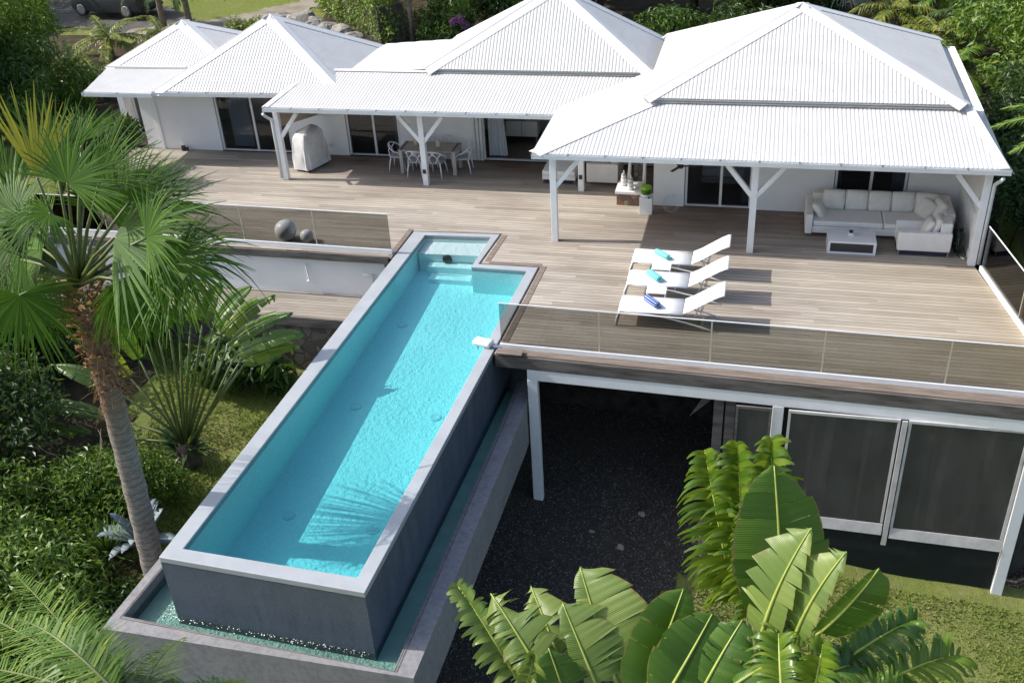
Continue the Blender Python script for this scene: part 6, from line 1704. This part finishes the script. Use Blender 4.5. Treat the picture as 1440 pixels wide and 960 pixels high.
shrub('leafy_shrub', 'dark leafy shrubs between the spiky tree and the purple flowers', G(-13.2, 42.0), 1.6, 1.3, 2.2, 3500, .22, 'lf_mid', 85, None, clumps=12, aspect=.3)
shrub('leafy_shrub', 'dark shrub behind the purple flowers', G(-10.6, 42.6), 1.8, 1.3, 2.4, 3500, .2, 'lf_dark', 86, None, clumps=12, aspect=.34)
shrub('leafy_shrub', 'mid green shrub at the bottom of the gap between the two big roofs', G(-3.6, 40.6), 1.9, 1.3, 2.4, 3600, .24, 'lf_mid', 87, None, clumps=12, aspect=.3)
shrub('leafy_shrub', 'shaded shrub behind the left slope of the right roof', G(-.6, 40.2), 1.9, 1.3, 2.6, 3600, .24, 'lf_dark', 88, None, clumps=12, aspect=.3)
fl = shrub('flowering_shrub', 'small shrub with purple flowers above the white side roof', G(-12.3, 40.9), .75, .6, 1.1, 900, .14, 'lf_dark', 89, None, clumps=7, aspect=.4)
V, F = leaves([(-12.55, 40.8, .95), (-12.25, 40.75, 1.05), (-12.05, 40.8, .8)], [.2, .22, .2], 260, .11, np.random.default_rng(90), .7); npmesh('flowers', V, F, MAT['lf_purple'], fl)
gF = 'silvery fan palms behind the right roof'
fan_palm_bg('silver_fan_palm', 'silvery fan palm directly right of the right roof apex', (2.4, 44.5, -.1), 1.6, 14, 1.05, 'lf_silver', 91, gF)
fan_palm_bg('silver_fan_palm', 'silvery fan palm at the top edge, further right of the roof apex', (4.3, 47.0, -.1), 2.4, 14, 1.05, 'lf_silver', 92, gF)
gR = 'yellow green palms right of the right roof'
for i, (x, y, h, L, m, lab) in enumerate(((4.6, 41.5, 1.5, 2.1, 'lf_yellow', 'yellow green palm closest to the ridge of the right roof'), (6.2, 42.5, 2.0, 2.2, 'lf_bright', 'bright palm below the blue grey house'), (5.9, 39.4, 1.2, 1.9, 'lf_yellow', 'yellowish palm halfway down the right roof slope'), (7.4, 40.6, 1.4, 2.1, 'lf_mid', 'green palm touching the leafy tree on the right'), (6.2, 36.6, 1.0, 1.6, 'lf_bright', 'small palm at the bottom of the palm group by the roof hip'), (7.2, 45.5, 2.2, 2.3, 'lf_bright', 'tallest palm of the group, fronds across the blue grey house'))):
    feather_palm('bushy_palm', lab, (x, y, gz(x, y)), h, 13, L, m, 300 + i, gR, .09, .5, .6, .48, .045, 36)
limb_tree('broadleaf_tree', 'bright leafy tree at the upper right edge', G(8.7, 34.2), 5.2, 2.5, 12000, .20, 'lf_bright', 95, 22, 'bark', None, aspect=.38, low=.1, tr=.18)
limb_tree('broadleaf_tree', 'taller leafy tree rising out of the frame at the top right corner', G(9.6, 38.8), 6.5, 2.8, 9000, .24, 'lf_bright', 96, 20, 'bark', None, aspect=.38, low=.2, tr=.18)
shrub('leafy_shrub', 'dark bank of shrubs beside the right veranda post', G(7.3, 26.6), 1.6, 2.2, 2.6, 6500, .17, 'lf_dark', 97, None, clumps=14, aspect=.4)
shrub('leafy_shrub', 'dark shrubs below the hip of the right roof', G(7.2, 30.6), 1.5, 1.9, 2.9, 5500, .19, 'lf_dark', 98, None, clumps=14, aspect=.36)
shrub('leafy_shrub', 'dark shrub below the right glass railing', G(7.6, 22.8), 1.2, 1.8, 2.4, 5000, .15, 'lf_dark', 99, None, clumps=12, aspect=.4)
# palm just outside the right edge whose frond tips hang over the roof corner
kp = thing('kentia_palm', 'palm at the right edge with long fronds brushing the roof corner', 'palm tree', G(8.6, 25.2)); ktop = Vector((8.15, 25.0, 3.0)); rng5 = np.random.default_rng(55)
b = MB(); b.tube([Vector(G(8.6, 25.2)) - Vector((0, 0, .3)), Vector((8.4, 25.1, 1.2)), ktop], [.16, .13, .10], 10); b.build('trunk', MAT['bark'], kp, True)
for (u, v, y) in ((1386, 178, 24.4), (1400, 150, 25.4), (1420, 215, 23.8), (1460, 120, 26.4), (1520, 150, 25.8), (1540, 220, 24.8), (1470, 260, 23.4)):
    tip = at(u, v, y); d = tip - ktop; L = d.length; d = d.normalized() + Vector((0, 0, .30))
    V, F, pts = pinnate_frond(ktop, d, L, rng5, 46, .5, .03, .30, .35, 60)
    b = MB(); b.tube(pts, list(np.linspace(.026, .005, 13)), 6); f = b.build('frond', MAT['midrib'], kp, True); npmesh('leaflets', [tuple(v) for v in V], F, MAT['lf_bright'], f)
